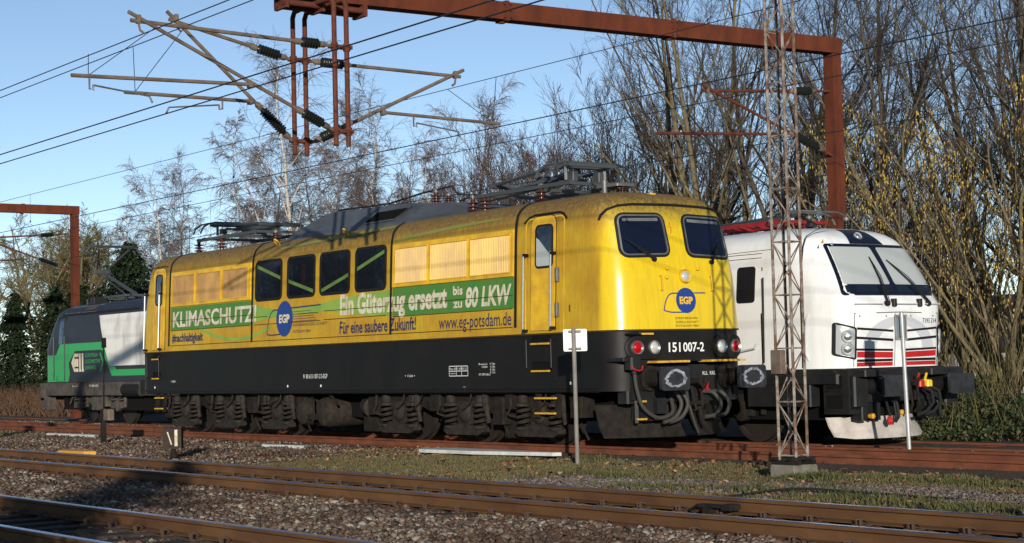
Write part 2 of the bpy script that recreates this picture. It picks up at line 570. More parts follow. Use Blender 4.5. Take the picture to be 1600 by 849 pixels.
MT = dict(
    yellow=paint_weathered('yellow_paint', (0.72, 0.50, 0.006), (0.45, 0.225, 0.012), (0.10, 0.062, 0.028), 3.6, 4.15, x_clean=-22.1, dirt=0.95),
    yellow_clean=mat('yellow_trim', (0.80, 0.48, 0.01), 0.4, col2=(0.55, 0.29, 0.02), scale=3),
    vent_brown=mat('vent_brown', (0.34, 0.19, 0.05), 0.6, col2=(0.20, 0.105, 0.035), scale=2.5, stretch=(1, 1, .4)),
    vent=mat('vent_metal', (0.62, 0.385, 0.022), 0.5, col2=(0.42, 0.24, 0.03), scale=2.5, stretch=(1, 1, .4)),
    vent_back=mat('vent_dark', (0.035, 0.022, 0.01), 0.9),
    black=mat('black_paint', (0.0075, 0.007, 0.0068), 0.42, spec=0.22, col2=(0.014, 0.012, 0.011), scale=1.5, rvar=0.15, stretch=(1, 1, .5)),
    rubber=mat('rubber', (0.012, 0.012, 0.012), 0.7),
    seam=mat('seam_dark', (0.05, 0.032, 0.012), 0.8),
    glass=mat('window_glass', (0.006, 0.009, 0.016), 0.03, spec=0.9, ior=1.6),
    glass_blue=mat('cab_glass', (0.004, 0.006, 0.018), 0.04, spec=0.5),
    chrome=mat('bright_steel', (0.62, 0.60, 0.56), 0.28, metal=0.9),
    grey=mat('grey_paint', (0.16, 0.165, 0.17), 0.5, col2=(0.10, 0.10, 0.10), scale=3),
    roofgrey=mat('roof_hood_grey', (0.085, 0.092, 0.105), 0.5, col2=(0.055, 0.058, 0.062), scale=2),
    gear=mat('brown_running_gear', (0.022, 0.017, 0.013), 0.85, col2=(0.008, 0.0065, 0.0055), scale=7, bump=0.3),  # brown taken darker, standing in for shade around the running gear
    gear_dark=mat('dark_underframe', (0.004, 0.0035, 0.003), 0.95),
    spring=mat('dusty_spring', (0.036, 0.028, 0.021), 0.75, col2=(0.015, 0.012, 0.010), scale=9),
    wheel=mat('wheel_steel', (0.028, 0.022, 0.018), 0.6, col2=(0.02, 0.016, 0.014), scale=6),
    tread=mat('step_yellow', (0.75, 0.43, 0.02), 0.5, col2=(0.4, 0.22, 0.03), scale=20),
    white=mat('white_print', (0.78, 0.77, 0.72), 0.5),
    cream=mat('cream_print', (0.74, 0.68, 0.52), 0.55, col2=(0.50, 0.41, 0.27), scale=3, stretch=(3, 1, .6)),
    navy=mat('navy_print', (0.012, 0.02, 0.085), 0.45),
    blue=mat('blue_print', (0.012, 0.045, 0.22), 0.45),
    green=mat('green_print', (0.05, 0.20, 0.032), 0.5, col2=(0.09, 0.20, 0.03), scale=1.6, stretch=(2, 1, .6)),
    green_lt=mat('light_green_print', (0.27, 0.40, 0.05), 0.45, col2=(0.16, 0.33, 0.05), scale=1.0),
    film=mat('window_film', (0.13, 0.23, 0.035), 0.4, col2=(0.10, 0.15, 0.03), scale=3),
    green_roof=mat('weathered_green_print', (0.15, 0.22, 0.05), 0.6, col2=(0.25, 0.20, 0.06), scale=3),
    redlens=mat('red_lens', (0.34, 0.003, 0.005), 0.3, spec=0.3),
    lens=mat('clear_lens', (0.66, 0.66, 0.62), 0.2, metal=0.35),
    reflector=mat('lamp_reflector', (0.75, 0.74, 0.70), 0.2, metal=0.9),
    grease=mat('pale_grease', (0.36, 0.37, 0.42), 0.6, col2=(0.10, 0.10, 0.12), scale=9),
    red=mat('red_paint', (0.52, 0.016, 0.014), 0.45, col2=(0.40, 0.012, 0.012), scale=5),
    red_dark=mat('dull_red_paint', (0.30, 0.012, 0.014), 0.5, col2=(0.16, 0.01, 0.01), scale=6),
    yellowcock=mat('yellow_cock', (0.75, 0.48, 0.02), 0.4),
    hose=mat('hose_rubber', (0.05, 0.046, 0.042), 0.6),
    insul_br=mat('brown_porcelain', (0.075, 0.022, 0.015), 0.22),
    insul_bk=mat('black_insulator', (0.012, 0.014, 0.012), 0.35),
    alu=mat('dull_aluminium', (0.17, 0.17, 0.165), 0.55, metal=0.4, col2=(0.11, 0.105, 0.10), scale=5),
    panto=mat('pantograph_steel', (0.07, 0.075, 0.075), 0.45, metal=0.3),
    whitepaint=mat('white_loco_paint', (0.80, 0.80, 0.78), 0.3, col2=(0.64, 0.62, 0.58), scale=1.6, stretch=(2, 2, .35), lo=.45, hi=.8, coat=0.15),
    whitegrey=mat('pale_grey_print', (0.52, 0.53, 0.55), 0.4),
    charcoal=mat('charcoal_paint', (0.012, 0.0122, 0.0128), 0.5, spec=0.25, col2=(0.02, 0.02, 0.02), scale=3),
    buffer_face=mat('buffer_face', (0.032, 0.032, 0.036), 0.38, col2=(0.015, 0.015, 0.016), scale=7),
    screen=mat('windscreen_frame', (0.006, 0.008, 0.018), 0.12, spec=0.6),
    blind=mat('grey_blind', (0.42, 0.44, 0.42), 0.25, spec=0.8),
    lampgrey=mat('lamp_housing', (0.33, 0.35, 0.36), 0.3),
    plough=mat('plough_pale', (0.52, 0.47, 0.42), 0.6, col2=(0.35, 0.31, 0.27), scale=4),
    ell_dark=mat('anthracite_paint', (0.016, 0.018, 0.027), 0.45, spec=0.3, col2=(0.024, 0.025, 0.033), scale=2),
    ell_green=mat('leasing_green', (0.02, 0.33, 0.085), 0.4),
    ell_white=mat('sooty_white', (0.78, 0.75, 0.68), 0.5, spec=0.3, col2=(0.40, 0.37, 0.34), scale=0.9, lo=.5, hi=.75, stretch=(1.4, 1, .5)),
    ell_gear=mat('dusty_gear', (0.10, 0.083, 0.07), 0.75, col2=(0.05, 0.043, 0.037), scale=4),
    corten=mat('rusty_steel', (0.125, 0.031, 0.013), 0.85, col2=(0.06, 0.017, 0.010), scale=2.6, bump=0.15, detail=12, stretch=(1.6, 1.0, .5), lo=.4, hi=.7),
    rust_pipe=mat('rusty_pipe', (0.13, 0.038, 0.020), 0.75, col2=(0.075, 0.025, 0.016), scale=6),
    pipe=mat('weathered_pipe', (0.17, 0.13, 0.10), 0.65, col2=(0.10, 0.07, 0.05), scale=4),
    galv=mat('galvanised', (0.42, 0.43, 0.43), 0.5, metal=0.4, col2=(0.33, 0.33, 0.32), scale=8),
    postgrey=mat('weathered_post', (0.24, 0.22, 0.19), 0.6, col2=(0.17, 0.15, 0.13), scale=5),
    mast=mat('flaking_mast', (0.29, 0.26, 0.22), 0.75, col2=(0.12, 0.065, 0.04), scale=7, lo=.38, hi=.58),
    concrete=mat('old_concrete', (0.21, 0.19, 0.15), 0.9, col2=(0.12, 0.11, 0.08), scale=5, bump=0.3),
    wire=mat('wire', (0.02, 0.021, 0.022), 0.6),
    signwhite=mat('sign_white', (0.78, 0.77, 0.72), 0.5),
    signback=mat('sign_back', (0.15, 0.19, 0.24), 0.4, metal=0.2),
    rail_brown=mat('brown_rail', (0.135, 0.066, 0.027), 0.75, col2=(0.085, 0.040, 0.018), scale=3, bump=0.1, stretch=(.4, 1, 1)),
    rail_rust=mat('rusty_rail', (0.20, 0.065, 0.032), 0.75, col2=(0.11, 0.04, 0.022), scale=5, bump=0.15, stretch=(.5, 1, 1)),
    railtop=mat('polished_railhead', (0.42, 0.45, 0.55), 0.22, metal=1.0),
    wood=mat('old_sleeper', (0.058, 0.046, 0.038), 0.9, col2=(0.03, 0.024, 0.02), scale=6, stretch=(6, 1, 6), bump=0.4),
    clip=mat('rail_clip', (0.10, 0.062, 0.04), 0.7, col2=(0.05, 0.03, 0.02), scale=20),
    slab=mat('pale_slab', (0.58, 0.58, 0.55), 0.8, col2=(0.42, 0.42, 0.38), scale=5),
    orange=mat('orange_cover', (0.58, 0.27, 0.03), 0.6),
)
# ------------------------------------------------------------------ lofted locomotive bodies
def catmull(a, k):
    a = np.asarray(a, float)
    n = len(a)
    o = []
    for i in range(n - 1):
        p0 = a[max(i - 1, 0)]; p1 = a[i]; p2 = a[i + 1]; p3 = a[min(i + 2, n - 1)]
        for j in range(k):
            t = j / k
            o.append(0.5 * (2 * p1 + (p2 - p0) * t + (2 * p0 - 5 * p1 + 4 * p2 - p3) * t * t + (3 * p1 - p0 - 3 * p2 + p3) * t ** 3))
    o.append(a[-1])
    return np.array(o)


class Shell:
    def __init__(s, yc, z, side, front, hw, xf, xr, rx, ry, bow, k=3, rear=None):
        s.yc, s.hw, s.xf, s.xr, s.rx, s.ry, s.bow = yc, hw, xf, xr, rx, ry, bow
        s.z = np.maximum.accumulate(catmull(z, k)); s.s = catmull(side, k); s.f = catmull(front, k)
        s.r = s.f if rear is None else catmull(rear, k)

    def w(s, z): return s.hw - float(np.interp(z, s.z, s.s))
    def xF(s, z): return s.xf - float(np.interp(z, s.z, s.f))
    def xR(s, z): return s.xr + float(np.interp(z, s.z, s.r))

    def dip(s, dy, w):
        ry = min(s.ry, w * 0.95); rx = s.rx
        a = abs(dy)
        c = w - ry
        d = s.bow * min(a / max(w, 1e-6), 1) ** 2
        if a > c:
            q = min((a - c) / ry, 1.0)
            d = s.bow * (a / w) ** 2 + rx * (1 - math.sqrt(max(0, 1 - q * q)))
        return d

    def front(s, y, z, off=0.0):
        w = s.w(z); d = s.dip(y - s.yc, w)
        e = 0.01
        n = Vector((1, (s.dip(y + e - s.yc, w) - s.dip(y - e - s.yc, w)) / (2 * e), 0))
        n.y = max(-2.5, min(2.5, n.y))
        n.z = -(s.xF(z + .02) - s.xF(z - .02)) / .04
        n.z = max(-2, min(2, n.z))
        n.normalize()
        return (s.xF(z) - d + n.x * off, y + n.y * off, z + n.z * off)

    def side(s, x, z, off=0.0):
        dz = (s.w(z + .02) - s.w(z - .02)) / .04
        n = Vector((0, -1, -dz)).normalized()
        return (x, s.yc - s.w(z) + n.y * off, z + n.z * off)

    def outline(s, z, inset=0.0):
        w = s.w(z) - inset; xf = s.xF(z) - inset; xr = s.xR(z) + inset
        ry = min(s.ry, w * .95)
        ys = [w * math.sin(math.pi / 2 * t) for t in np.linspace(0, 1, 4)]
        ys = list(np.linspace(0, w - ry, 6)) + [w - ry + ry * math.sin(a) for a in np.linspace(0, math.pi / 2, 9)[1:]]
        ys = [-y for y in ys[::-1]] + ys[1:]
        fr = [(xf - s.dip(y, w), s.yc + y) for y in ys]
        re = [(xr + s.dip(y, w), s.yc + y) for y in ys[::-1]]
        m = s.rx + s.bow + .08
        return fr + [(xf - m, s.yc + w), (xr + m, s.yc + w)] + re + [(xr + m, s.yc - w), (xf - m, s.yc - w)]

    def loft(s, zs, inset=0.0, cap=True, floor=False):
        b = B()
        rings = [s.outline(z, inset) for z in zs]
        n = len(rings[0])
        vs = [(p[0], p[1], z) for r, z in zip(rings, zs) for p in r]
        fs = []
        for i in range(len(zs) - 1):
            for k in range(n):
                k2 = (k + 1) % n
                fs.append((i * n + k, i * n + k2, (i + 1) * n + k2, (i + 1) * n + k))
        if cap:
            h = (n - 4) // 2  # points of one end
            t = (len(zs) - 1) * n
            fr = list(range(t, t + h)) + [t + h]
            # bridge front and rear halves by strips across the roof
            left = [t + n - 1 - k for k in range(2)]
            for k in range(h - 1):
                a, b2 = t + k, t + k + 1
                c, d = t + h + 2 + (h - 1 - k), t + h + 2 + (h - 2 - k)
                fs.append((a, b2, d, c))
        if floor: fs.append(tuple(range(n - 1, -1, -1)))
        b.add(vs, fs)
        return b


def disc(b, c, n, r, th, seg=18):
    c = Vector(c); n = Vector(n).normalized()
    return b.lathe(c, c + n, [(0, r), (th, r)], seg)


def lamp(parent, name, c, n, r, lensmat, ringmat, depth=0.05):
    """round lamp: housing ring, lens as its part"""
    c = Vector(c); n = Vector(n).normalized()
    b = B()
    b.lathe(c - n * .05, c, [(0, r * 1.12), (.05 + depth, r * 1.12), (.05 + depth + .012, r * 1.04), (.05 + depth - .012, r * .84), (.05 + depth - .02, r * .84)], 22)
    o = b.build(name, ringmat, parent, smooth=True)
    l = B()
    l.lathe(c, c + n, [(depth - .03, r * .86), (depth - .004, r * .8), (depth + .012, r * .5), (depth + .016, 0.01)], 18)
    l.build('lens', lensmat, o, smooth=True, angle=80)
    return o


def stroke(b, pts, w, pl, off):
    """flat printed line of width w along pts on a surface"""
    n = len(pts)
    lo, hi = [], []
    for i, p in enumerate(pts):
        a = Vector(pts[max(i - 1, 0)]); c = Vector(pts[min(i + 1, n - 1)])
        t = (c - a).normalized()
        nn = Vector((-t.y, t.x)) * w / 2
        lo.append((p[0] - nn.x, p[1] - nn.y)); hi.append((p[0] + nn.x, p[1] + nn.y))
    b.strip(lo, hi, pl, off)


def sub(a, b, n):
    return [(a[0] + (b[0] - a[0]) * i / n, a[1] + (b[1] - a[1]) * i / n) for i in range(n + 1)]


def bez(p0, p1, p2, n=10):
    o = []
    for i in range(n + 1):
        t = i / n
        o.append(tuple(a * (1 - t) ** 2 + b * 2 * t * (1 - t) + c * t * t for a, b, c in zip(p0, p1, p2)))
    return o


def insulator(parent, x, y, z0, z1, m='insul_br', r=.12, sheds=3):
    b = B()
    h = z1 - z0
    prof = [(0, .06), (h * .2, .055)]
    k0, k1 = h * .22, h * .85
    for i in range(sheds):
        t = k0 + (k1 - k0) * i / sheds; d = (k1 - k0) / sheds
        prof += [(t, .04), (t + d * .25, r), (t + d * .45, r * .95), (t + d * .7, .04)]
    prof += [(k1 + .001, .045), (h, .045)]
    b.lathe((x, y, z0), (x, y, z1), prof, 12)
    o = b.build('roof_insulator', MT[m], parent, smooth=True, angle=50)
    c = B()
    c.lathe((x, y, z1), (x, y, z1 + 1), [(0, .06), (.05, .06), (.06, .03)], 10)
    c.lathe((x, y, z0 - .02), (x, y, z0 + 1), [(0, .075), (h * .18, .065)], 10)
    c.build('end_fitting', MT['alu'], o)
    return o


def coil(b, c, r, h, turns, wr, n=8):
    pts = []
    N = int(turns * 12)
    for i in range(N + 1):
        a = 2 * math.pi * turns * i / N
        pts.append((c[0] + r * math.cos(a), c[1] + r * math.sin(a), c[2] + h * i / N))
    b.poly(pts, wr, n)


def wheelset(parent, x, yc, r, zr, mt, name='wheelset'):
    b = B()
    for s in (-1, 1):
        y = yc + s * .75
        b.lathe((x, y - s * .07, zr + r), (x, y + s * 1, zr + r), [(0, r + .03), (.03, r + .03), (.035, r), (.135, r - .005), (.136, r - .09), (.115, r - .1), (.10, .2), (.15, .18), (.15, 0.02)], 30)
    b.tube((x, yc - .75, zr + r), (x, yc + .75, zr + r), .09, 10)
    return b.build(name, mt, parent, smooth=True)


# ================================================================== the yellow locomotive
YC = 19.7
LOCO = thing('electric_locomotive', 'yellow and black electric locomotive with green slogans along its side', 'locomotive', (-30.9, YC, 0))
YS = Shell(YC,
           [1.96, 2.3, 2.8, 3.1, 3.4, 3.7, 3.95, 4.10, 4.22, 4.30, 4.36, 4.40],
           [0, .014, .034, .046, .058, .072, .10, .16, .29, .48, .85, 1.35],
           [0, .015, .05, .10, .17, .24, .31, .39, .52, .70, 1.05, 1.6],
           1.5, -21.63, -40.2, .42, .42, .07)
zs = [1.96] + [z for z in YS.z if z > 1.97]
body = YS.loft(zs).build('body_shell', MT['yellow'], LOCO, smooth=True, angle=50)
side = YS.side
front = YS.front

# black skirt: full ring above, side aprons below
SK = Shell(YC, [.9, 1.0, 1.3, 1.5, 1.96], [0] * 5, [0] * 5, 1.5, -21.63, -40.2, .42, .42, .07, k=1)
b = SK.loft([1.42, 1.94], inset=.012, cap=False)
o = SK.outline(1.5, .012)
for sgn in (1, -1):
    # apron: side wall plus the two rounded corners
    n = len(o); h = (n - 4) // 2
    if sgn < 0: idx = [i for i in range(h + 2 + h + 3 - 10, n)] + list(range(0, 10))
    else: idx = list(range(h - 10, h + 2 + 10))
    pts = [o[i % n] for i in idx]
    lo = [(p[0], p[1], .95) for p in pts]; hi = [(p[0], p[1], 1.42) for p in pts]
    m = len(pts)
    b.add(lo + hi, [(i, i + 1, m + i + 1, m + i) for i in range(m - 1)])
skirt = b.build('lower_skirt', MT['black'], LOCO, smooth=True, angle=30)
b = B()
b.box(-39.8, -22.2, 18.26, 18.3, .93, 1.02)   # rolled lower lip of the apron, behind the sheet
b.prism_y([(-39.75, 1.0), (-22.15, 1.0), (-22.15, 1.045), (-39.75, 1.045)], 18.183, 18.213)
b.build('skirt_lip', MT['black'], LOCO)
b = B()
for pts in (YS.outline(1.955, -.012),):
    m = len(pts)
    b.add([(p[0], p[1], 1.935) for p in pts] + [(p[0], p[1], 1.962) for p in pts], [(i, (i + 1) % m, m + (i + 1) % m, m + i) for i in range(m)])
b.build('waist_rail', MT['seam'], LOCO)
b = B()
b.box(-39.9, -22.0, 18.45, 20.95, .92, 1.9)
b.box(-39.4, -22.4, 18.95, 20.45, .42, .92)
b.build('underframe', MT['gear_dark'], LOCO)

# black panel joints that run up the wall and over the roof
for x in (-38.4, -34.2, -28.5, -24.42):
    b = B()
    zz = [2.08] + [z for z in YS.z if z > 2.1]
    pr = [side(x, z, 0.0) for z in zz]
    lo = [(x - .032, p[1] - .012, p[2] + (.012 if p[2] > 4.05 else 0)) for p in pr]
    hi = [(x + .032, p[1] - .012, p[2] + (.012 if p[2] > 4.05 else 0)) for p in pr]
    n = len(pr)
    b.add(lo + hi + [(q[0], q[1] + .03, q[2] - .01) for q in lo] + [(q[0], q[1] + .03, q[2] - .01) for q in hi],
          [(i, i + 1, n + i + 1, n + i) for i in range(n - 1)] + [(i, i + 1, 2 * n + i + 1, 2 * n + i) for i in range(n - 1)] + [(n + i, n + i + 1, 3 * n + i + 1, 3 * n + i) for i in range(n - 1)])
    b.build('panel_joint', MT['rubber'], LOCO)

# horizontal beading and seams
b = B()
for x0, x1, z in ((-31.06, -28.66, 2.64), (-31.06, -28.66, 2.46), (-28.42, -24.5, 2.655), (-28.42, -24.5, 2.42), (-34.1, -33.5, 2.62), (-32.2, -31.3, 2.62),
                  (-38.3, -34.3, 2.68), (-38.3, -34.3, 2.45), (-38.3, -24.5, 2.09), (-34.1, -31.2, 2.45)):
    a = sub((x0, z), (x1, z), 6)
    b.strip([(u, v - .007) for u, v in a], [(u, v + .007) for u, v in a], side, .008)
b.build('body_seam', MT['seam'], LOCO, kind='stuff')

# ventilation grilles
for outer, panels, zi in (((-38.3, -34.27, 3.02, 3.84), ((-38.2, -37.03), (-36.93, -35.69), (-35.59, -34.38)), (3.1, 3.74)),
                          ((-28.42, -24.48, 2.99, 3.82), ((-28.34, -27.2), (-27.12, -25.88), (-25.8, -24.56)), (3.07, 3.73))):
    for i, (x0, x1) in enumerate(panels):
        e0 = outer[0] if i == 0 else (panels[i - 1][1] + x0) / 2 + .004
        e1 = outer[1] if i == 2 else (panels[i + 1][0] + x1) / 2 - .004
        f = B()
        ou = [(e0, outer[2]), (e1, outer[2]), (e1, outer[3]), (e0, outer[3])]
        inn = [(x0, zi[0]), (x1, zi[0]), (x1, zi[1]), (x0, zi[1])]
        f.ring(ou, inn, side, -.01, .035)
        f.ring(grow_loop(inn, .02), inn, side, .03, .045)
        fo = f.build('vent_panel', MT['yellow_clean'], LOCO)
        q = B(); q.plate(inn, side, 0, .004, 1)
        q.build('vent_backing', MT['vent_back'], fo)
        q = B()
        n = int((x1 - x0) / .05)
        for k in range(n):
            xa = x0 + (x1 - x0) * (k + .5) / n
            p0 = side(xa, zi[0], 0); p1 = side(xa, zi[1], 0)
            vs = []
            for p in (p0, p1):
                vs += [(p[0] - .017, p[1] - .008, p[2]), (p[0] - .004, p[1] - .034, p[2]), (p[0] + .011, p[1] - .012, p[2])]
            q.add(vs, [(0, 1, 4, 3), (1, 2, 5, 4)])
        q.build('vent_slats', MT['vent_brown' if x0 < -32 else 'vent'], fo, kind='stuff')

# machine-room windows
for x0, x1 in ((-34.06, -32.86), (-32.63, -31.44), (-31.25, -30.04), (-29.84, -28.67)):
    lp = rr(x0, x1, 2.96, 3.86, .13, 6)
    f = B(); f.ring(lp, grow_loop(lp, -.055), side, -.01, .022)
    fo = f.build('side_window', MT['rubber'], LOCO)
    g = B(); g.plate(grow_loop(lp, -.05), side, 0, .008, 3)
    g.build('pane', MT['glass'], fo)
for k, (a, c, m) in enumerate((((-34.0, 3.74), (-32.92, 3.43), 'green_lt'), ((-32.57, 3.34), (-31.52, 3.08), 'green_lt'),
                               ((-31.18, 3.06), (-30.1, 3.34), 'green_lt'), ((-29.76, 3.43), (-28.75, 3.72), 'green_lt'))):
    b = B()
    p = sub(a, c, 3)
    b.strip([(u, v - .038) for u, v in p], [(u, v + .038) for u, v in p], side, .013)
    b.build('window_film', MT['film'], LOCO)

# printed bands
def band(name, lo, hi, m, pl=side, off=.003):
    b = B(); b.strip(lo, hi, pl, off)
    return b.build(name, MT[m], LOCO)

band('green_band', sub((-28.44, 2.43), (-24.47, 2.43), 4), sub((-28.44, 2.98), (-24.47, 2.98), 4), 'green')
band('green_band', sub((-38.32, 2.45), (-34.24, 2.45), 4), sub((-38.32, 3.0), (-34.24, 3.0), 4), 'green')
up = bez((-34.16, 2.9), (-32.6, 2.6), (-30.8, 2.84), 8) + bez((-30.8, 2.84), (-29.8, 2.93), (-28.56, 2.95), 6)[1:]
dn = bez((-34.16, 2.5), (-32.6, 2.66), (-30.8, 2.62), 8) + bez((-30.8, 2.62), (-29.8, 2.5), (-28.56, 2.44), 6)[1:]
band('green_swoosh', dn, up, 'green_lt')
arc = bez((-36.7, 2.44), (-34.9, 1.9), (-33.35, 2.4), 14)
b = B(); stroke(b, arc, .07, side, .0045); b.build('green_arc', MT['green_lt'], LOCO)
def roofpl(x, z, off): 
    p = side(x, z, 0); return (p[0], p[1] - off * .7, p[2] + off * .9)
band('roof_swoosh', bez((-33.0, 4.03), (-31, 4.10), (-28.58, 4.16), 8), bez((-33.0, 4.08), (-31, 4.18), (-28.58, 4.22), 8), 'green_roof', roofpl, .012)
band('roof_swoosh', bez((-28.4, 3.86), (-27, 3.96), (-24.9, 4.02), 8), bez((-28.4, 3.90), (-27, 4.06), (-24.9, 4.05), 8), 'green_roof', roofpl, .012)

# lettering on the side
T = lambda s, x0, x1, z0, z1, m, bold=.02, sl=0.0, off=.007: text('lettering', s, x0, x1, z0, z1, side, MT[m], LOCO, off, bold, sl)
T('KLIMASCHUTZ!', -38.2, -34.0, 2.52, 2.90, 'cream', .026)
T('#nachhaltigkeit', -38.22, -36.6, 2.11, 2.37, 'navy', .03)
T('Ein Güterzug ersetzt', -30.42, -26.55, 2.39, 2.95, 'cream', .034)
T('bis', -26.36, -26.05, 2.74, 2.91, 'cream', .03)
T('zu', -26.36, -26.06, 2.50, 2.62, 'cream', .03)
T('80 LKW', -25.96, -24.54, 2.49, 2.87, 'cream', .034, .15)
T('Für eine saubere Zukunft!', -30.42, -27.6, 2.14, 2.40, 'navy', .02)
T('www.eg-potsdam.de', -26.82, -24.54, 2.05, 2.37, 'navy', .004)
b = B(); b.plate(circ(-32.73, 2.54, .36, .385, 28), side, 0, .006, 3, walls=False)
lg = b.build('company_emblem', MT['blue'], LOCO)
b = B()
stroke(b, bez((-33.5, 2.22), (-33.45, 2.7), (-33.2, 2.74), 8) + [(-32.4, 2.76), (-31.2, 2.78)], .028, side, .005)
stroke(b, [(-33.5, 2.22), (-33.3, 2.2), (-32.6, 2.22)], .028, side, .005)
for i in range(5):
    stroke(b, [(-32.4, 2.47 + .05 * i), (-31.35 - .06 * i, 2.47 + .052 * i)], .012, side, .005)
b.build('emblem_lines', MT['navy'], lg)
text('emblem_letters', 'EGP', -32.96, -32.50, 2.445, 2.635, side, MT['cream'], lg, .010, .045)
T('EISENBAHNGESELLSCHAFT', -32.34, -30.92, 2.36, 2.42, 'navy', 0, 0)
T('POTSDAM MBH', -32.34, -31.6, 2.22, 2.28, 'navy', 0, 0)
# small white marks on the skirt
sk = SK.side
def TS(s, x0, x1, z0, z1): text('skirt_marking', s, x0, x1, z0, z1, sk, MT['white'], LOCO, .004, .0)
TS('91 80 6151 007-2 D-EGP', -31.93, -30.93, 1.25, 1.34)
TS('+ 19,490 +', -38.31, -38.03, 1.2, 1.26)
TS('+ 13,66 +', -28.01, -27.65, 1.24, 1.29)
TS('KT-OPO 60mz', -25.55, -25.2, 1.25, 1.29)
for i, (u, v) in enumerate((('Bremse Lz', 'P 126t'), ('120t', 'G 105t'), ('', 'E 120t'), ('', 'R 115t'))):
    if u: TS(u, -25.55 + .1 * i, -25.28, 1.44 - .052 * i, 1.475 - .052 * i)
    TS(v, -25.2, -25.05, 1.44 - .052 * i, 1.475 - .052 * i)
b = B()
for (x0, z0, x1, z1) in ((-26.5, 1.25, -25.9, 1.25), (-26.5, 1.34, -25.9, 1.34), (-26.5, 1.43, -25.9, 1.43), (-26.5, 1.25, -26.5, 1.43), (-26.27, 1.25, -26.27, 1.43), (-26.1, 1.25, -26.1, 1.43), (-25.9, 1.25, -25.9, 1.43)):
    stroke(b, [(x0, z0), (x1, z1)], .012, sk, .003)
for x in (-39.2, -32.6, -31.2, -22.9):
    b.plate(rr(x - .016, x + .016, 1.07, 1.12, .006, 2), sk, 0, .012, 1)
b.plate([(-26.06, 1.05), (-25.98, 1.05), (-26.02, .99)], sk, 0, .004, 1, walls=False)
b.build('skirt_marking', MT['white'], LOCO)
TS('Rev EGP 20.05.22', -26.48, -25.93, 1.365, 1.4)
TS('verlängert bis', -26.48, -26.3, 1.28, 1.31)

# cab doors
def cab_door(x0, x1, xw0, xw1, xl, xr2, gut):
    lp = [(x0, 2.0), (x1, 2.0)] + [p for p in rr(x0, x1, 2.3, 4.0, .17, 6) if p[1] > 3.5]
    f = B(); f.plate(grow_loop(lp, -.02), side, 0, .02, 3)
    d = f.build('cab_door', MT['yellow_clean'], LOCO)
    s = B(); s.ring(lp, grow_loop(lp, -.014), side, -.01, .012); s.build('door_seam', MT['seam'], d)
    wl = rr(xw0, xw1, 3.08, 3.84, .1, 5)
    r = B(); r.ring(wl, grow_loop(wl, -.03), side, .01, .034); wo = r.build('door_window', MT['rubber'], d)
    return d, wl, wo

d, wl, wo = cab_door(-23.98, -23.26, -23.83, -23.33, -24.08, -23.31, True)
g = B(); g.plate(grow_loop(wl, -.028), side, 0, .026, 2)
GP = g.mesh('pane', MT['glass']); link_mesh('pane', GP, d)
g = B(); g.plate([(-23.8, 3.12), (-23.36, 3.12), (-23.36, 3.28), (-23.5, 3.38), (-23.72, 3.58), (-23.8, 3.62)], side, .02, .028, 1); g.build('door_blind', MT['blind'], d)
d2, wl2, wo2 = cab_door(-39.32, -38.62, -39.16, -38.78, -39.6, -38.8, False)
g = B(); g.plate(grow_loop(wl2, -.028), side, 0, .026, 2); g.build('pane', MT['glass'], d2)
b = B(); b.poly([side(x, z, .015) for x, z in ((-24.16, 3.9), (-24.05, 3.98), (-23.9, 4.02), (-23.2, 4.02), (-23.08, 3.99), (-22.98, 3.9))], .02, 6)
b.build('rain_gutter', MT['rubber'], LOCO)
b = B(); b.poly([side(x, z, .012) for x, z in ((-39.3, 4.0), (-39.2, 4.03), (-38.7, 4.03), (-38.6, 4.0))], .014, 6); b.build('rain_gutter', MT['seam'], LOCO)
# door frame strip
for x0, x1 in ((-24.14, -23.04),):
    b = B(); lp = [(x0, 1.99), (x1, 1.99)] + [p for p in rr(x0, x1, 2.3, 3.97, .12, 5) if p[1] > 3.5]
    b.ring(lp, grow_loop(lp, -.022), side, 0, .008); b.build('door_frame', MT['yellow_clean'], LOCO)
for x, z0, z1 in ((-24.08, 1.99, 3.36), (-23.30, 2.02, 3.35), (-39.62, 1.99, 3.4), (-38.8, 2.0, 3.4)):
    b = B()
    b.tube(side(x, z0, .1), side(x, z1, .1), .019, 8)
    h = b.build('handrail', MT['chrome'], LOCO, smooth=True)
    c = B()
    for z in (z0 + .02, z1 - .03):
        c.beam(side(x, z, -.01), side(x + .03, z, .115), .05, .05)
    c.build('rail_bracket', MT['gear'], h)
for x, z0, z1 in ((-24.05, 1.35, 1.87), (-23.35, 1.35, 1.87), (-39.53, 1.35, 1.87), (-38.86, 1.35, 1.87)):
    b = B(); b.poly([sk(x, z0, 0), sk(x, z0 + .02, .055), sk(x, z1 - .02, .055), sk(x, z1, 0)], .014, 6); b.build('handrail', MT['charcoal'], LOCO)
for x0, x1 in ((-23.93, -23.44), (-39.28, -38.95)):
    for z in (1.78, 1.31):
        b = B(); lp = [(x0, z), (x1, z), (x1, z + .15), (x0, z + .15)]
        b.ring(grow_loop(lp, .015), lp, sk, -.01, .01); b.plate(lp, sk, 0, .003, 1)
        r = b.build('foot_recess', MT['gear_dark'], LOCO)
        t = B(); t.beam(sk(x0, z, .02), sk(x1, z, .02), .07, .03); t.build('step_tread', MT['tread'], r)
    lad = B()
    for x in (x0 - .04, x1 + .04): lad.beam((x, 18.34, .95), (x, 18.3, .5), .05, .12, up=(1, 0, 0))
    lo = lad.build('lower_steps', MT['gear'], LOCO)
    for z in (.84, .58):
        t = B(); t.box(x0 - .02, x1 + .02, 18.22, 18.42, z - .015, z + .015); t.build('step_tread', MT['tread'], lo)
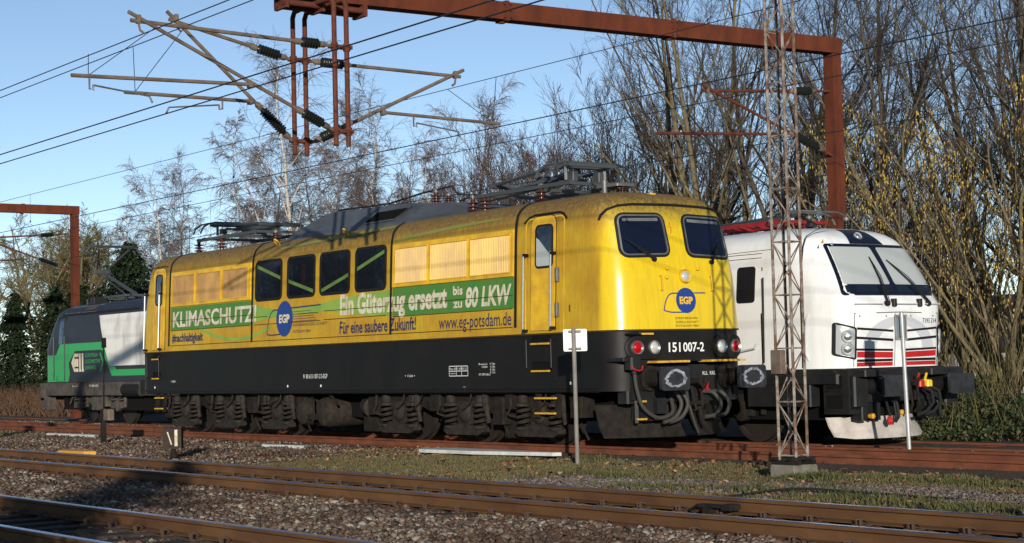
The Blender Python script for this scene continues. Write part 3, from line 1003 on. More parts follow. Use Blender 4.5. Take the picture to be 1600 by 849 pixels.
# door hardware
b = B()
for z in (2.35, 2.95):
    p = side(-23.22, z, .03); b.cbox(p[0] - .02, p[0] + .05, p[1] - .03, p[1] + .03, z - .12, z + .12, .01)
b.build('door_hinge', MT['alu'], d)
T('1', -22.9, -22.87, 2.3, 2.42, 'navy', .0)

# ---- front
def win_loop(sg):
    q = [(1.16, 3.87), (.24, 3.89), (.22, 3.22), (1.19, 3.19)]
    pts = [(YC + sg * a, z) for a, z in q]
    return rquad(pts, .13, 7)

for sg in (-1, 1):
    lp = win_loop(sg)
    f = B(); f.ring(grow_loop(lp, .045), grow_loop(lp, .0), front, -.02, .018)
    fo = f.build('front_window', MT['rubber'], LOCO)
    f = B(); f.ring(grow_loop(lp, .008), grow_loop(lp, -.018), front, .0, .024)
    f.build('window_trim', MT['alu'], fo)
    g = B(); g.plate(grow_loop(lp, -.015), front, 0, .006, 4)
    g.build('pane', MT['glass_blue'], fo, smooth=True)
    g = B()
    a, c = (YC + sg * 1.08, YC + sg * .33)
    g.strip(sub((a, 3.77), (c, 3.79), 4), sub((a, 3.82), (c, 3.845), 4), front, .0085)
    g.build('sun_blind', MT['grey'], fo)
    w = B()
    if sg < 0: p0, p1 = (19.12, 3.13), (18.6, 3.46)
    else: p0, p1 = (20.42, 3.10), (20.72, 3.46)
    w.poly([front(p0[0], p0[1], .05), front((p0[0] + p1[0]) / 2, (p0[1] + p1[1]) / 2, .06), front(p1[0], p1[1], .03)], [.02, .015, .01], 6)
    w.beam(front(p0[0] + sg * .0, p0[1], .045), front(p0[0] * .4 + p1[0] * .6, p0[1] * .4 + p1[1] * .6, .03), .02, .05)
    q = front(p0[0], p0[1], 0); w.lathe(q, (q[0] + 1, q[1], q[2]), [(0, .04), (.06, .035)], 10)
    w.build('wiper', MT['rubber'], fo)
b = B()
b.poly([front(y, z, .02) for y, z in ((18.33, 3.80), (18.36, 3.88), (18.44, 3.97), (18.6, 4.03), (18.9, 4.06), (19.7, 4.075), (20.5, 4.06), (20.8, 4.03), (20.96, 3.97), (21.03, 3.88), (21.06, 3.80))], .024, 6)
b.build('front_gutter', MT['rubber'], LOCO)
lamp(LOCO, 'headlamp', front(19.735, 2.85), (1, 0, .06), .105, MT['lens'], MT['yellow_clean'], .06)
lamp_t = []
for sg in (-1, 1):
    b = B(); lp = rr(min(YC + sg * .58, YC + sg * 1.28), max(YC + sg * .58, YC + sg * 1.28), 1.47, 1.85, .18, 7)
    def fr2(y, z, off=0.0):
        return SK.front(y, z, off)
    b.ring(lp, grow_loop(lp, -.03), fr2, -.02, .06)
    b.plate(grow_loop(lp, -.03), fr2, .0, .06, 3)
    pod = b.build('lamp_pod', MT['black'], LOCO, smooth=True, angle=30)
    lamp(pod, 'tail_lamp', fr2(YC + sg * 1.10, 1.66, .0), (1, sg * .12, 0), .105, MT['redlens'], MT['chrome'], .085)
    lamp(pod, 'marker_lamp', fr2(YC + sg * .76, 1.66, .0), (1, 0, 0), .105, MT['lens'], MT['chrome'], .085)
TF = lambda nm, s, y0, y1, z0, z1, m, bold=.02, par=LOCO, pl=front, off=.006: text(nm, s, y0, y1, z0, z1, pl, MT[m], par, off, bold)
TF('running_number', '151', 19.3, 19.56, 1.575, 1.735, 'white', .02, LOCO, SK.front)
TF('running_number', '007-2', 19.62, 20.1, 1.575, 1.735, 'white', .02, LOCO, SK.front)
b = B(); b.plate(circ(19.74, 2.44, .225, .215, 28), front, 0, .005, 2, walls=False)
lg = b.build('company_emblem', MT['blue'], LOCO)
TF('emblem_letters', 'EGP', 19.59, 19.89, 2.375, 2.505, 'yellow_clean', .045, lg, off=.009)
b = B()
stroke(b, bez((19.24, 2.27), (19.3, 2.55), (19.45, 2.56), 8) + [(20.2, 2.57)], .022, front, .004)
stroke(b, [(19.24, 2.27), (19.4, 2.24), (19.75, 2.24)], .022, front, .004)
b.build('emblem_lines', MT['blue'], lg)
for i, s in enumerate(('EISENBAHN-', 'GESELLSCHAFT', 'POTSDAM MBH')):
    TF('emblem_caption', s, 19.48, 20.0, 2.125 - .065 * i, 2.16 - .065 * i, 'seam', 0, lg)
b = B(); stroke(b, [(19.63, 3.78), (19.595, 3.68), (19.645, 3.7), (19.61, 3.58)], .014, front, .004); b.build('warning_flash', MT['red'], LOCO)
for y in (19.2, 20.33):
    b = B(); b.poly([front(y, 2.86, 0), front(y, 2.84, .06), front(y, 2.62, .06), front(y, 2.6, 0)], .014, 6); b.build('grab_handle', MT['yellow_clean'], LOCO)
for y, z in ((19.33, 2.83), (19.36, 2.98), (20.05, 2.98)):
    b = B(); q = front(y, z); b.lathe(q, (q[0] + 1, q[1], q[2]), [(0, .03), (.05, .028), (.06, .015)], 10); b.build('socket_cover', MT['yellow_clean'], LOCO)
b = B(); q = front(18.5, 1.88, .0); b.box(q[0] - .02, q[0] + .12, 18.42, 18.68, 1.865, 1.895); st = b.build('front_step', MT['gear_dark'], LOCO)
b = B(); b.box(q[0] + .06, q[0] + .13, 18.66, 18.92, 1.87, 1.9); b.build('step_tread', MT['tread'], st)
b = B(); b.box(-22.42, -22.3, 19.58, 19.70, 4.24, 4.315); b.build('roof_lug', MT['yellow_clean'], LOCO)

# ---- buffer beam, buffers, coupling, hoses
b = B()
b.cbox(-22.0, -21.72, 18.45, 20.95, .74, 1.36, .03)
b.box(-21.73, -21.66, 18.5, 18.62, .8, 1.3); b.box(-21.73, -21.66, 20.78, 20.9, .8, 1.3)
b.box(-21.72, -21.69, 19.3, 20.1, .82, 1.28)
for y in (19.42, 20.0):
    for z in (.9, 1.2): b.lathe((-21.7, y, z), (-20.7, y, z), [(0, .02), (.03, .02)], 6)
beam_o = b.build('buffer_beam', MT['charcoal'], LOCO)
text('beam_marking', 'KLL  KKL', 20.1, 20.4, 1.18, 1.24, lambda u, v, o2: (-21.685 + .0, u, v), MT['white'], LOCO, 0, 0)
b = B()
for y0, y1 in ((18.86, 19.58), (20.05, 20.86)): b.box(-21.75, -21.42, y0, y1, 1.40, 1.435)
b.build('front_step', MT['tread'], LOCO)

def buffer(parent, xf, y, z, dirx, m_plate, m_body, w=.62, h=.38, grease=True):
    """side buffer: stock, sleeve, plate"""
    d = dirx
    s = B()
    s.lathe((xf - d * .66, y, z), (xf + d, y, z), [(0, .2), (.03, .2), (.035, .145), (.3, .145), (.31, .16), (.34, .16), (.345, .12), (.6, .12)], 18)
    for a in (45, 135, 225, 315):
        s.lathe((xf - d * .63, y + .16 * math.cos(rad(a)), z + .16 * math.sin(rad(a))), (xf + d, y + .16 * math.cos(rad(a)), z + .16 * math.sin(rad(a))), [(0, .025), (.03, .025)], 6)
    so_ = s.build('buffer', m_body, parent, smooth=True)
    p = B()
    lp = rr(y - w / 2, y + w / 2, z - h / 2, z + h / 2, .06, 5)
    pl = lambda u, v, o2: (xf + d * (o2 - .03 - 1.1 * ((u - y) ** 2 * .06)), u, v)
    p.plate(lp, pl, -.03, .03, 4)
    p.plate(lp, pl, -.03, -.031, 1, walls=False)
    po = p.build('buffer_plate', m_plate, so_, smooth=True, angle=30)
    if grease:
        g = B()
        rng = random.Random(int(abs(y * 100)))
        ou = [(y + a * rng.uniform(.85, 1.08), z + c * rng.uniform(.85, 1.08)) for a, c in circ(0, 0, .25, .15, 26)]
        inn = [(y + (u - y) * rng.uniform(.62, .8), z + (v - z) * rng.uniform(.66, .85)) for u, v in ou]
        g.ring(ou, inn, pl, .031, .033)
        g.build('grease_ring', MT['grease'], po)
        c = B(); c.lathe((xf - d * .22, y, z), (xf + d, y, z), [(0, .13), (.1, .13)], 16); c.build('buffer_collar', MT['grease'], so_)
    return so_

for y in (18.88, 20.62 - .0):
    buffer(LOCO, -21.0, y, 1.14, 1, MT['buffer_face'], MT['gear'])
for y in (18.85, 20.55):
    buffer(LOCO, -40.82, y, 1.10, -1, MT['charcoal'], MT['gear'])
b = B()
b.poly([(-21.7, 19.72, 1.08), (-21.35, 19.72, 1.08), (-21.25, 19.72, 1.0), (-21.2, 19.72, 1.06), (-21.22, 19.72, 1.16)], [.05, .05, .05, .04, .03], 8)
b.poly([(-21.45, 19.62, 1.0), (-21.4, 19.62, .75), (-21.38, 19.66, .62)], .025, 6)
b.poly([(-21.45, 19.82, 1.0), (-21.4, 19.82, .75), (-21.38, 19.78, .62)], .025, 6)
b.lathe((-21.42, 19.5, .72), (-21.42, 20.5, .72), [(0, .04), (.45, .04)], 8)
b.poly([(-21.38, 19.72, .66), (-21.32, 19.72, .45), (-21.3, 19.76, .36)], .03, 6)
b.build('screw_coupling', MT['gear'], LOCO)
# jumper connector and its cable
b = B()
b.cbox(-21.95, -21.5, 18.2, 18.45, 1.44, 1.5, .01)
b.cbox(-21.62, -21.42, 18.3, 18.52, 1.3, 1.53, .03)
b.lathe((-21.5, 18.42, 1.36), (-21.5, 18.42, .36), [(0, .05), (.12, .045), (.14, .03)], 10)
jc = b.build('jumper_connector', MT['charcoal'], LOCO)
b = B(); b.poly([(-21.42, 18.3, 1.36), (-21.39, 18.33, 1.30), (-21.38, 18.42, 1.28), (-21.39, 18.5, 1.30), (-21.42, 18.53, 1.36)], .012, 6); b.build('connector_latch', MT['red'], jc)
def hose(pts, r=.025, m='hose', name='hose'):
    P = []
    for i in range(len(pts) - 1):
        p0 = Vector(pts[max(i - 1, 0)]); p1 = Vector(pts[i]); p2 = Vector(pts[i + 1]); p3 = Vector(pts[min(i + 2, len(pts) - 1)])
        for j in range(5):
            t = j / 5
            P.append(.5 * (2 * p1 + (p2 - p0) * t + (2 * p0 - 5 * p1 + 4 * p2 - p3) * t * t + (3 * p1 - p0 - 3 * p2 + p3) * t ** 3))
    P.append(Vector(pts[-1]))
    b = B(); b.poly(P, r, 8)
    return b.build(name, MT[m], LOCO, smooth=True)
hose([(-21.5, 18.42, 1.3), (-21.48, 18.44, 1.0), (-21.45, 18.55, .68), (-21.42, 18.85, .5), (-21.42, 19.15, .58), (-21.55, 19.25, .8)], .032)
for y in (19.28, 19.42):
    hose([(-21.66, y - .1, .95), (-21.5, y, .92), (-21.4, y + .06, .72), (-21.42, y - .06, .5), (-21.45, y - .3, .42)], .035)
for y in (20.15, 20.35):
    hose([(-21.66, y - .08, .9), (-21.5, y, .88), (-21.4, y + .08, .7), (-21.42, y, .52), (-21.45, y - .25, .48)], .035)
hose([(-21.55, 19.6, .9), (-21.42, 19.55, .65), (-21.4, 19.62, .4), (-21.42, 19.72, .22)], .02)
for i, y in enumerate((19.98, 20.12)):
    b = B(); b.tube((-21.62, y, .92), (-21.58, y, 1.06), .018, 6); b.lathe((-21.66, y, .92), (-20.66, y, .92), [(0, .03), (.1, .03)], 8); b.build('brake_cock', MT['red'], LOCO)
b = B()
b.box(-21.95, -21.6, 18.72, 18.9, .45, .78); b.box(-21.75, -21.62, 19.0, 19.2, .56, .82); b.beam((-21.7, 18.62, .92), (-21.7, 18.62, .42), .06, .05)
b.build('front_ladder', MT['charcoal'], LOCO)
for z in (.76, .47):
    b = B(); b.box(-21.72, -21.58, 18.6, 18.74, z, z + .03); b.build('step_tread', MT['tread'], LOCO)
# rail guard: two curved blades
b = B()
for sg in (-1, 1):
    c = []
    for i in range(7):
        t = i / 6
        y = YC + sg * (1.38 - t * 1.25); x = -22.3 + .62 * math.sin(t * math.pi / 2)
        c.append([(x - .10, y, .72), (x - .06, y, .52), (x + .02, y, .32), (x + .12, y, .17)])
    vs = [p for col in c for p in col] + [(p[0] - .02, p[1], p[2]) for col in c for p in col]
    fs = []
    for i in range(6):
        for j in range(3):
            fs.append((i * 4 + j, (i + 1) * 4 + j, (i + 1) * 4 + j + 1, i * 4 + j + 1))
            fs.append((28 + i * 4 + j, 28 + (i + 1) * 4 + j, 28 + (i + 1) * 4 + j + 1, 28 + i * 4 + j + 1))
    b.add(vs, fs)
b.build('rail_guard', MT['gear'], LOCO, smooth=True)

# ---- bogies
AX = [-24.1, -26.35, -28.6, -33.5, -35.75, -38.0]
for x in AX: wheelset(LOCO, x, YC, .61, 0.0, MT['wheel'])
for xa in (-26.35, -35.75):
    b = B()
    for sg in (-1, 1):
        y = YC + sg * 1.13
        b.prism_y([(xa - 3.1, .78), (xa - 3.1, .9), (xa + 3.1, .9), (xa + 3.1, .78), (xa + 2.9, .66), (xa + 1.5, .66), (xa + 1.2, .56), (xa - 1.2, .56), (xa - 1.5, .66), (xa - 2.9, .66)], y - .06, y + .06)
    b.box(xa - 3.1, xa - 2.95, YC - 1.1, YC + 1.1, .6, .85); b.box(xa + 2.95, xa + 3.1, YC - 1.1, YC + 1.1, .6, .85)
    b.build('bogie_frame', MT['gear'], LOCO)
rng = random.Random(3)
for k, x in enumerate(AX):
    b = B()
    y = 18.45
    b.prism_y([(x - .62, .22), (x - .5, .16), (x + .5, .16), (x + .62, .22), (x + .6, .3), (x + .18, .36), (x - .18, .36), (x - .6, .3)], y - .09, y + .09)
    b.lathe((x, y + .1, .58), (x, y - .9, .58), [(0, .2), (.14, .2), (.17, .17), (.2, .1), (.205, .02)], 16)
    b.box(x - .24, x + .24, y - .02, y + .12, .36, .78)
    ab = b.build('axle_box', MT['spring'], LOCO, smooth=True)
    for dx in (-.47, .47):
        s = B()
        coil(s, (x + dx, y, .33), .115, .36, 3.6, .03, 6)
        s.lathe((x + dx, y, .69), (x + dx, y, 1.69), [(0, .15), (.05, .15), (.07, .1), (.2, .09)], 12)
        s.lathe((x + dx, y, .28), (x + dx, y, 1.28), [(0, .14), (.05, .14)], 12)
        s.build('coil_spring', MT['spring'], LOCO, smooth=True)
    d = B()
    d.tube((x + .78, y - .04, .38), (x + .72, y - .04, .62), .045, 8); d.tube((x + .72, y - .04, .6), (x + .68, y - .04, .9), .07, 8)
    d.build('damper', MT['spring'], LOCO)
    d = B(); d.poly([(x - .75, y - .06, .92), (x - .7, y - .1, .7), (x - .8, y - .1, .55), (x - .62, y - .05, .5)], .025, 6)
    d.poly([(x + .3, y - .08, .93), (x + .34, y - .14, .78), (x + .2, y - .16, .66), (x + .05, y - .12, .62)], .018, 6)
    d.build('brake_pipe', MT['spring'], LOCO)
    d = B()
    sx = x + (1.02 if k in (0, 1, 3, 4) else -1.0)
    d.cbox(sx - .17, sx + .17, y - .02, y + .3, .36 if k % 2 else .5, .86, .03)
    d.tube((sx, y + .1, .4), (sx + .14, y + .15, .12), .025, 6)
    d.build('sand_box', MT['gear'], LOCO)
b = B()
for x, r, z in ((-33.0 + .55, .3, .55), (-31.55, .32, .54)):
    b.lathe((x, 19.5, z), (x, 18.5, z), [(0, r * .9), (.3, r), (.95, r), (1.05, r * .9), (1.1, r * .6), (1.11, .02)], 22)
ta = b.build('air_tank', MT['spring'], LOCO, smooth=True)
b = B()
b.lathe((-30.55, 18.9, .68), (-29.55, 18.55, .6), [(0, .12), (.2, .12), (.22, .2), (.62, .21), (.66, .12), (.67, .02)], 18)
b.lathe((-34.2, 18.6, .7), (-33.2, 18.6, .7), [(0, .08), (.2, .12), (.3, .19), (.55, .19), (.58, .1)], 16)
b.build('brake_cylinder', MT['spring'], LOCO, smooth=True)
b = B()
b.poly([(-33.1, 18.5, .9), (-33.0, 18.4, .75), (-32.95, 18.4, .6)], .03, 6); b.poly([(-31.3, 18.45, .9), (-31.1, 18.4, .86), (-30.9, 18.4, .7)], .03, 6)
b.poly([(-32.1, 18.5, .85), (-31.9, 18.42, .8), (-31.9, 18.42, .5), (-31.95, 18.42, .35)], .025, 6)
b.box(-32.2, -31.85, 18.42, 18.6, .38, .5); b.box(-34.2, -33.9, 18.4, 18.5, .7, .92); b.box(-36.9, -36.6, 18.4, 18.5, .7, .92)
b.poly([(-28.1, 18.4, .95), (-28.02, 18.32, .72), (-27.9, 18.3, .62), (-27.72, 18.32, .74), (-27.68, 18.4, .95)], .012, 6)
b.poly([(-33.9, 18.4, .95), (-33.8, 18.32, .72), (-33.6, 18.3, .68), (-33.4, 18.32, .78)], .012, 6)
b.box(-27.4, -27.15, 18.36, 18.5, .6, .92); b.box(-25.0, -24.75, 18.36, 18.5, .64, .92)
b.build('brake_rigging', MT['gear'], LOCO)
b = B()
b.box(-25.35, -24.9, 18.6, 18.75, .12, .5); b.box(-30.2, -29.6, 18.6, 18.75, .16, .45)
b.build('rail_guard', MT['gear'], LOCO)

# ---- roof: hood, pantographs, insulators
def hood(x0, x1, t0, t1, zb, zt, y0, y1, yt0, yt1, m, name):
    b = B()
    xs = [(x0, zb, y0, y1), (x0 + (t0 - x0) * .55, zb + (zt - zb) * .72, y0 + (yt0 - y0) * .72, y1 + (yt1 - y1) * .72), (t0, zt, yt0, yt1), (t1, zt - .06, yt0, yt1), (x1, zb, y0, y1)]
    # ridge sheet
    top = [(x, y, z) for x, z, a, c in xs for y in (a, c)]
    n = len(xs)
    fs = [(2 * i, 2 * i + 1, 2 * i + 3, 2 * i + 2) for i in range(n - 1)]
    base = [(x, yy, zb - .12) for x, z, a, c in xs for yy in (y0, y1)]
    low = [(x, yy, zb) for x, z, a, c in xs for yy in (y0, y1)]
    vs = top + low + base
    for i in range(n - 1):
        for s in (0, 1):
            fs.append((2 * i + s, 2 * i + 2 + s, 2 * n + 2 * i + 2 + s, 2 * n + 2 * i + s))
            fs.append((2 * n + 2 * i + s, 2 * n + 2 * i + 2 + s, 4 * n + 2 * i + 2 + s, 4 * n + 2 * i + s))
    b.add(vs, fs)
    return b.build(name, m, LOCO)
h1 = hood(-33.35, -28.1, -31.9, -28.9, 4.24, 4.78, 18.55, 20.85, 18.95, 20.45, MT['roofgrey'], 'roof_hood')
hood(-28.6, -26.75, -28.4, -27.4, 4.24, 4.66, 18.62, 20.78, 19.0, 20.4, MT['roofgrey'], 'roof_hood')
def hpl(u, v, o2): 
    t = (v - 4.24) / .54
    return (u, 18.55 + .40 * t - o2, v)
b = B(); lp = [(-30.15, 4.40), (-28.95, 4.40), (-28.6, 4.60), (-29.8, 4.60)]
b.ring(grow_loop(lp, .03), lp, hpl, -.02, .02); b.build('louvre_frame', MT['roofgrey'], h1)
b = B(); b.plate(lp, hpl, 0, .006, 1)
for i in range(5):
    z = 4.42 + .036 * i; xo = -30.15 + .35 * (z - 4.4) / .2
    b.beam(hpl(xo + .02, z, .012), hpl(xo + 1.18, z, .012), .012, .02)
b.build('louvre', MT['gear_dark'], h1)
for x, z in ((-33.2, 4.20), (-30.25, 4.26), (-30.25, 4.26)):
    pass
for x in (-33.3, -30.4):
    b = B(); b.poly([roofpl(x - .06, 4.17, 0), roofpl(x - .06, 4.17, .1), roofpl(x, 4.17, .14), roofpl(x + .06, 4.17, .1), roofpl(x + .06, 4.17, 0)], .02, 6); b.build('lifting_eye', MT['tread'], LOCO)
for x, y, z0, z1 in ((-28.2, 19.15, 4.62, 4.87), (-27.45, 19.15, 4.3, 4.58), (-26.95, 19.15, 4.3, 4.64), (-26.35, 19.0, 4.3, 4.62), (-24.6, 19.0, 4.3, 4.62), (-24.6, 20.4, 4.3, 4.62), (-23.05, 19.6, 4.36, 4.5),
                     (-38.72, 19.2, 4.33, 4.66), (-37.1, 19.0, 4.3, 4.66), (-37.1, 20.4, 4.3, 4.66), (-35.0, 19.3, 4.35, 4.6), (-35.3, 20.3, 4.35, 4.6), (-33.0, 19.9, 4.7, 4.9), (-29.0, 20.0, 4.72, 4.9)):
    insulator(LOCO, x, y, z0, z1)

def pantograph(parent, x0, d, yc, z, m_frame, m_arm, name='pantograph', ins=None):
    """folded single-frame collector; x0 = pan end, d = direction towards the arm's foot"""
    b = B()
    for sg in (-1, 1):
        b.beam((x0 - d * .3, yc + sg * .72, z), (x0 + d * 2.6, yc + sg * .72, z), .07, .07)
    for t in (0.0, 1.2, 2.5): b.beam((x0 + d * t, yc - .75, z + .02), (x0 + d * t, yc + .75, z + .02), .09, .06)
    fr = b.build(name, m_frame, parent)
    a = B()
    a.tube((x0 + d * 2.35, yc, z + .1), (x0 + d * .4, yc, z + .28), .07, 10)
    a.tube((x0 + d * 2.5, yc + .5, z + .2), (x0 + d * 2.4, yc - .5, z + .2), .05, 8)
    for sg in (-1, 1): a.tube((x0 + d * 2.45, yc + sg * .4, z + .22), (x0 + d * .35, yc + sg * .68, z + .32), .035, 8)
    a.tube((x0 + d * .9, yc - .6, z + .2), (x0 + d * .9, yc + .6, z + .2), .03, 8)
    a.tube((x0 + d * 1.6, yc + .1, z + .04), (x0 + d * .5, yc + .16, z + .2), .03, 8)
    a.build('pantograph_arm', m_arm, fr, smooth=True)
    for dx in (0, .38):
        p = B()
        pts = [(x0 + d * dx, yc - 1.0, z + .12), (x0 + d * dx, yc - .93, z + .27), (x0 + d * dx, yc - .78, z + .36), (x0 + d * dx, yc - .6, z + .4), (x0 + d * dx, yc + .6, z + .4), (x0 + d * dx, yc + .78, z + .36), (x0 + d * dx, yc + .93, z + .27), (x0 + d * dx, yc + 1.0, z + .12)]
        p.poly(pts, .022, 8)
        p.beam((x0 + d * dx, yc - .55, z + .36), (x0 + d * dx, yc + .55, z + .36), .05, .06)
        p.build('collector_pan', m_frame, fr, smooth=True)
    c = B()
    for sg in (-1, 1):
        c.beam((x0, yc + sg * .45, z + .33), (x0 + d * .38, yc + sg * .45, z + .33), .04, .05)
        c.beam((x0 + d * .19, yc + sg * .45, z + .1), (x0 + d * .19, yc + sg * .45, z + .34), .05, .05)
        c.cbox(x0 + d * .19 - .09, x0 + d * .19 + .09, yc + sg * .3 - .06, yc + sg * .3 + .06, z + .08, z + .26, .01)
    c.build('pan_support', m_frame, fr)
    return fr
pantograph(LOCO, -24.0, -1, YC, 4.62, MT['panto'], MT['roofgrey'])
pantograph(LOCO, -38.0, 1, YC, 4.64, MT['panto'], MT['panto'])
b = B()
b.poly([(-28.2, 19.15, 4.92), (-28.9, 19.3, 4.93), (-30.5, 19.5, 4.86), (-32.5, 19.5, 4.9)], .02, 6)
b.poly([(-28.2, 19.15, 4.92), (-27.6, 19.1, 4.93), (-27.4, 19.12, 4.75), (-26.95, 19.15, 4.7), (-26.35, 19.0, 4.67)], .018, 6)
b.poly([(-27.45, 19.15, 4.62), (-26.95, 19.15, 4.68)], .018, 6)
b.poly([(-26.35, 19.0, 4.5), (-25.2, 19.0, 4.56), (-24.6, 19.0, 4.6)], .02, 6)
b.build('roof_conductor', MT['wire'], LOCO)
b = B(); b.poly([(-23.9, 19.6, 4.66), (-23.4, 19.55, 4.6), (-23.0, 19.5, 4.46)], .014, 6); b.build('braided_strap', MT['alu'], LOCO)
b = B(); b.cbox(-23.55, -22.95, 19.4, 19.8, 4.5, 4.56, .02); b.tube((-23.3, 19.4, 4.36), (-23.3, 19.4, 4.62), .045, 10); b.build('roof_bracket', MT['alu'], LOCO)
# ================================================================== modern locomotives on the far track
YW = 24.06
ZW = -0.15     # rail height of the far track


def modern_shell(xf, xr):
    return Shell(YW,
                 [1.22, 1.6, 2.1, 2.35, 2.47, 2.7, 3.05, 3.45, 3.62, 3.74, 3.81, 3.86],
                 [0, 0, 0, 0, .004, .02, .055, .12, .22, .40, .65, 1.1],
                 [.06, .03, .0, .0, .07, .20, .42, .70, .86, 1.08, 1.45, 2.1],
                 1.5, xf, xr, .75, .48, .10)


def modern_gear(L, xs, ym, m, m2, xa, xb):
    """bogies and underframe shared by the two modern locomotives"""
    for x in xs: wheelset(L, x, YW, .61, ZW, m2)
    for xc in ((xs[0] + xs[1]) / 2, (xs[2] + xs[3]) / 2):
        b = B()
        for sg in (-1, 1):
            y = YW + sg * 1.1
            b.prism_y([(xc - 2.1, .62), (xc - 2.1, .78), (xc + 2.1, .78), (xc + 2.1, .62), (xc + .9, .58), (xc + .6, .42), (xc - .6, .42), (xc - .9, .58)], y - .07, y + .07)
        b.build('bogie_frame', m, L)
        for x in (xc - 1.5, xc + 1.5):
            q = B(); y = YW - 1.2
            q.lathe((x, y + .1, .46), (x, y - .9, .46), [(0, .2), (.14, .2), (.18, .14), (.2, .02)], 14)
            q.box(x - .42, x + .3, y - .06, y + .1, .36, .56)
            q.build('axle_box', m, L, smooth=True)
            for dx in (-.3, .3):
                s = B(); coil(s, (x + dx, y, .56), .09, .26, 3, .026, 6); s.lathe((x + dx, y, .8), (x + dx, y, 1.8), [(0, .12), (.1, .12)], 10)
                s.build('coil_spring', m, L, smooth=True)
            q = B(); q.tube((x + .55, y, .4), (x + .62, y, .95), .06, 8); q.poly([(x - .6, y, .95), (x - .55, y - .06, .7), (x - .75, y - .06, .5)], .025, 6)
            q.build('damper', m, L)
        q = B(); q.box(xc - .35, xc + .35, YW - 1.3, YW - 1.1, .3, .75); q.cbox(xc + .5, xc + .9, YW - 1.35, YW - 1.1, .42, .95, .03)
        q.build('bogie_equipment', m, L)
    b = B(); b.box(xa, xb, YW - 1.15, YW + 1.15, .3, 1.2)
    b.build('underframe', MT['gear_dark'], L)


# ---------------- white locomotive (front end in view)
WX = -20.75
WLOC = thing('white_locomotive', 'white modern electric locomotive with red stripes under its grille, beside the yellow one', 'locomotive', (-30.2, YW, ZW))
WS = modern_shell(WX, WX - 18.6)
WS.loft(list(WS.z)).build('body_shell', MT['whitepaint'], WLOC, smooth=True, angle=40)
wf, wsd = WS.front, WS.side
# windscreen
def wpt(y, z): return (y, z)
scr = rquad([(22.99, 3.46), (25.36, 3.46), (25.42, 2.50), (22.83, 2.50)], .06, 5)
scr = [p for p in scr]
def densify(lp, k=4):
    o = []
    n = len(lp)
    for i in range(n):
        a, c = lp[i], lp[(i + 1) % n]
        m = k if math.hypot(a[0] - c[0], a[1] - c[1]) > .25 else 1
        for j in range(m): o.append((a[0] + (c[0] - a[0]) * j / m, a[1] + (c[1] - a[1]) * j / m))
    return o
b = B(); b.plate(densify(scr, 10), wf, -.01, .012, 6)
ws = b.build('windscreen', MT['screen'], WLOC, smooth=True, angle=40)
for y0, y1, t0, t1 in ((22.94, 24.06, 23.06, 24.05), (24.18, 25.34, 24.2, 25.27)):
    lp = densify(rquad([(t0, 3.40), (t1, 3.40), (y1, 2.70), (y0, 2.70)], .05, 4), 8)
    b = B(); b.plate(lp, wf, .01, .016, 5, walls=False)
    b.build('pane', MT['blind'], ws, smooth=True)
    lp = densify([(y0, 2.68), (y1, 2.68), (y1 + .01, 2.55), (y0 - .01, 2.55)], 8)
    b = B(); b.plate(lp, wf, .01, .016, 2, walls=False)
    b.build('pane', MT['glass'], ws)
    w = B()
    yb = 23.72 if y0 < 23 else 24.85
    ye_, ze = (23.86, 3.2) if y0 < 23 else (24.28, 3.15)
    w.poly([wf(yb, 2.36, .05), wf((yb + ye_) / 2, (2.36 + ze) / 2, .07), wf(ye_, ze, .04)], [.022, .014, .01], 6)
    w.poly([wf(yb + .06, 2.36, .05), wf(yb * .45 + ye_ * .55 + .05, 2.82, .07), wf(ye_, ze, .04)], .008, 6)
    w.lathe(wf(yb, 2.36, -.02), Vector(wf(yb, 2.36, -.02)) + Vector((1, 0, 0)), [(0, .05), (.09, .045), (.11, .02)], 10)
    w.build('wiper', MT['rubber'], ws)
for y in (23.9, 24.6):
    b = B(); q = wf(y, 2.36, 0); b.cbox(q[0] - .02, q[0] + .07, y - .04, y + .04, 2.3, 2.44, .01); b.build('washer_nozzle', MT['charcoal'], WLOC)
lp = densify([(23.35, 3.47), (23.9, 3.47), (23.82, 3.74), (23.2, 3.74)], 6)
lp = densify([(23.62, 3.47), (24.5, 3.47), (24.3, 3.755), (23.72, 3.755)], 6)
b = B(); b.plate(lp, wf, .0, .012, 4); tp = b.build('headlamp_panel', MT['screen'], WLOC, smooth=True, angle=40)
q = Vector(wf(23.98, 3.62, 0)); lamp(tp, 'top_lamp', q + Vector((.01, 0, 0)), (1, 0, .75), .075, MT['reflector'], MT['lampgrey'], .02)
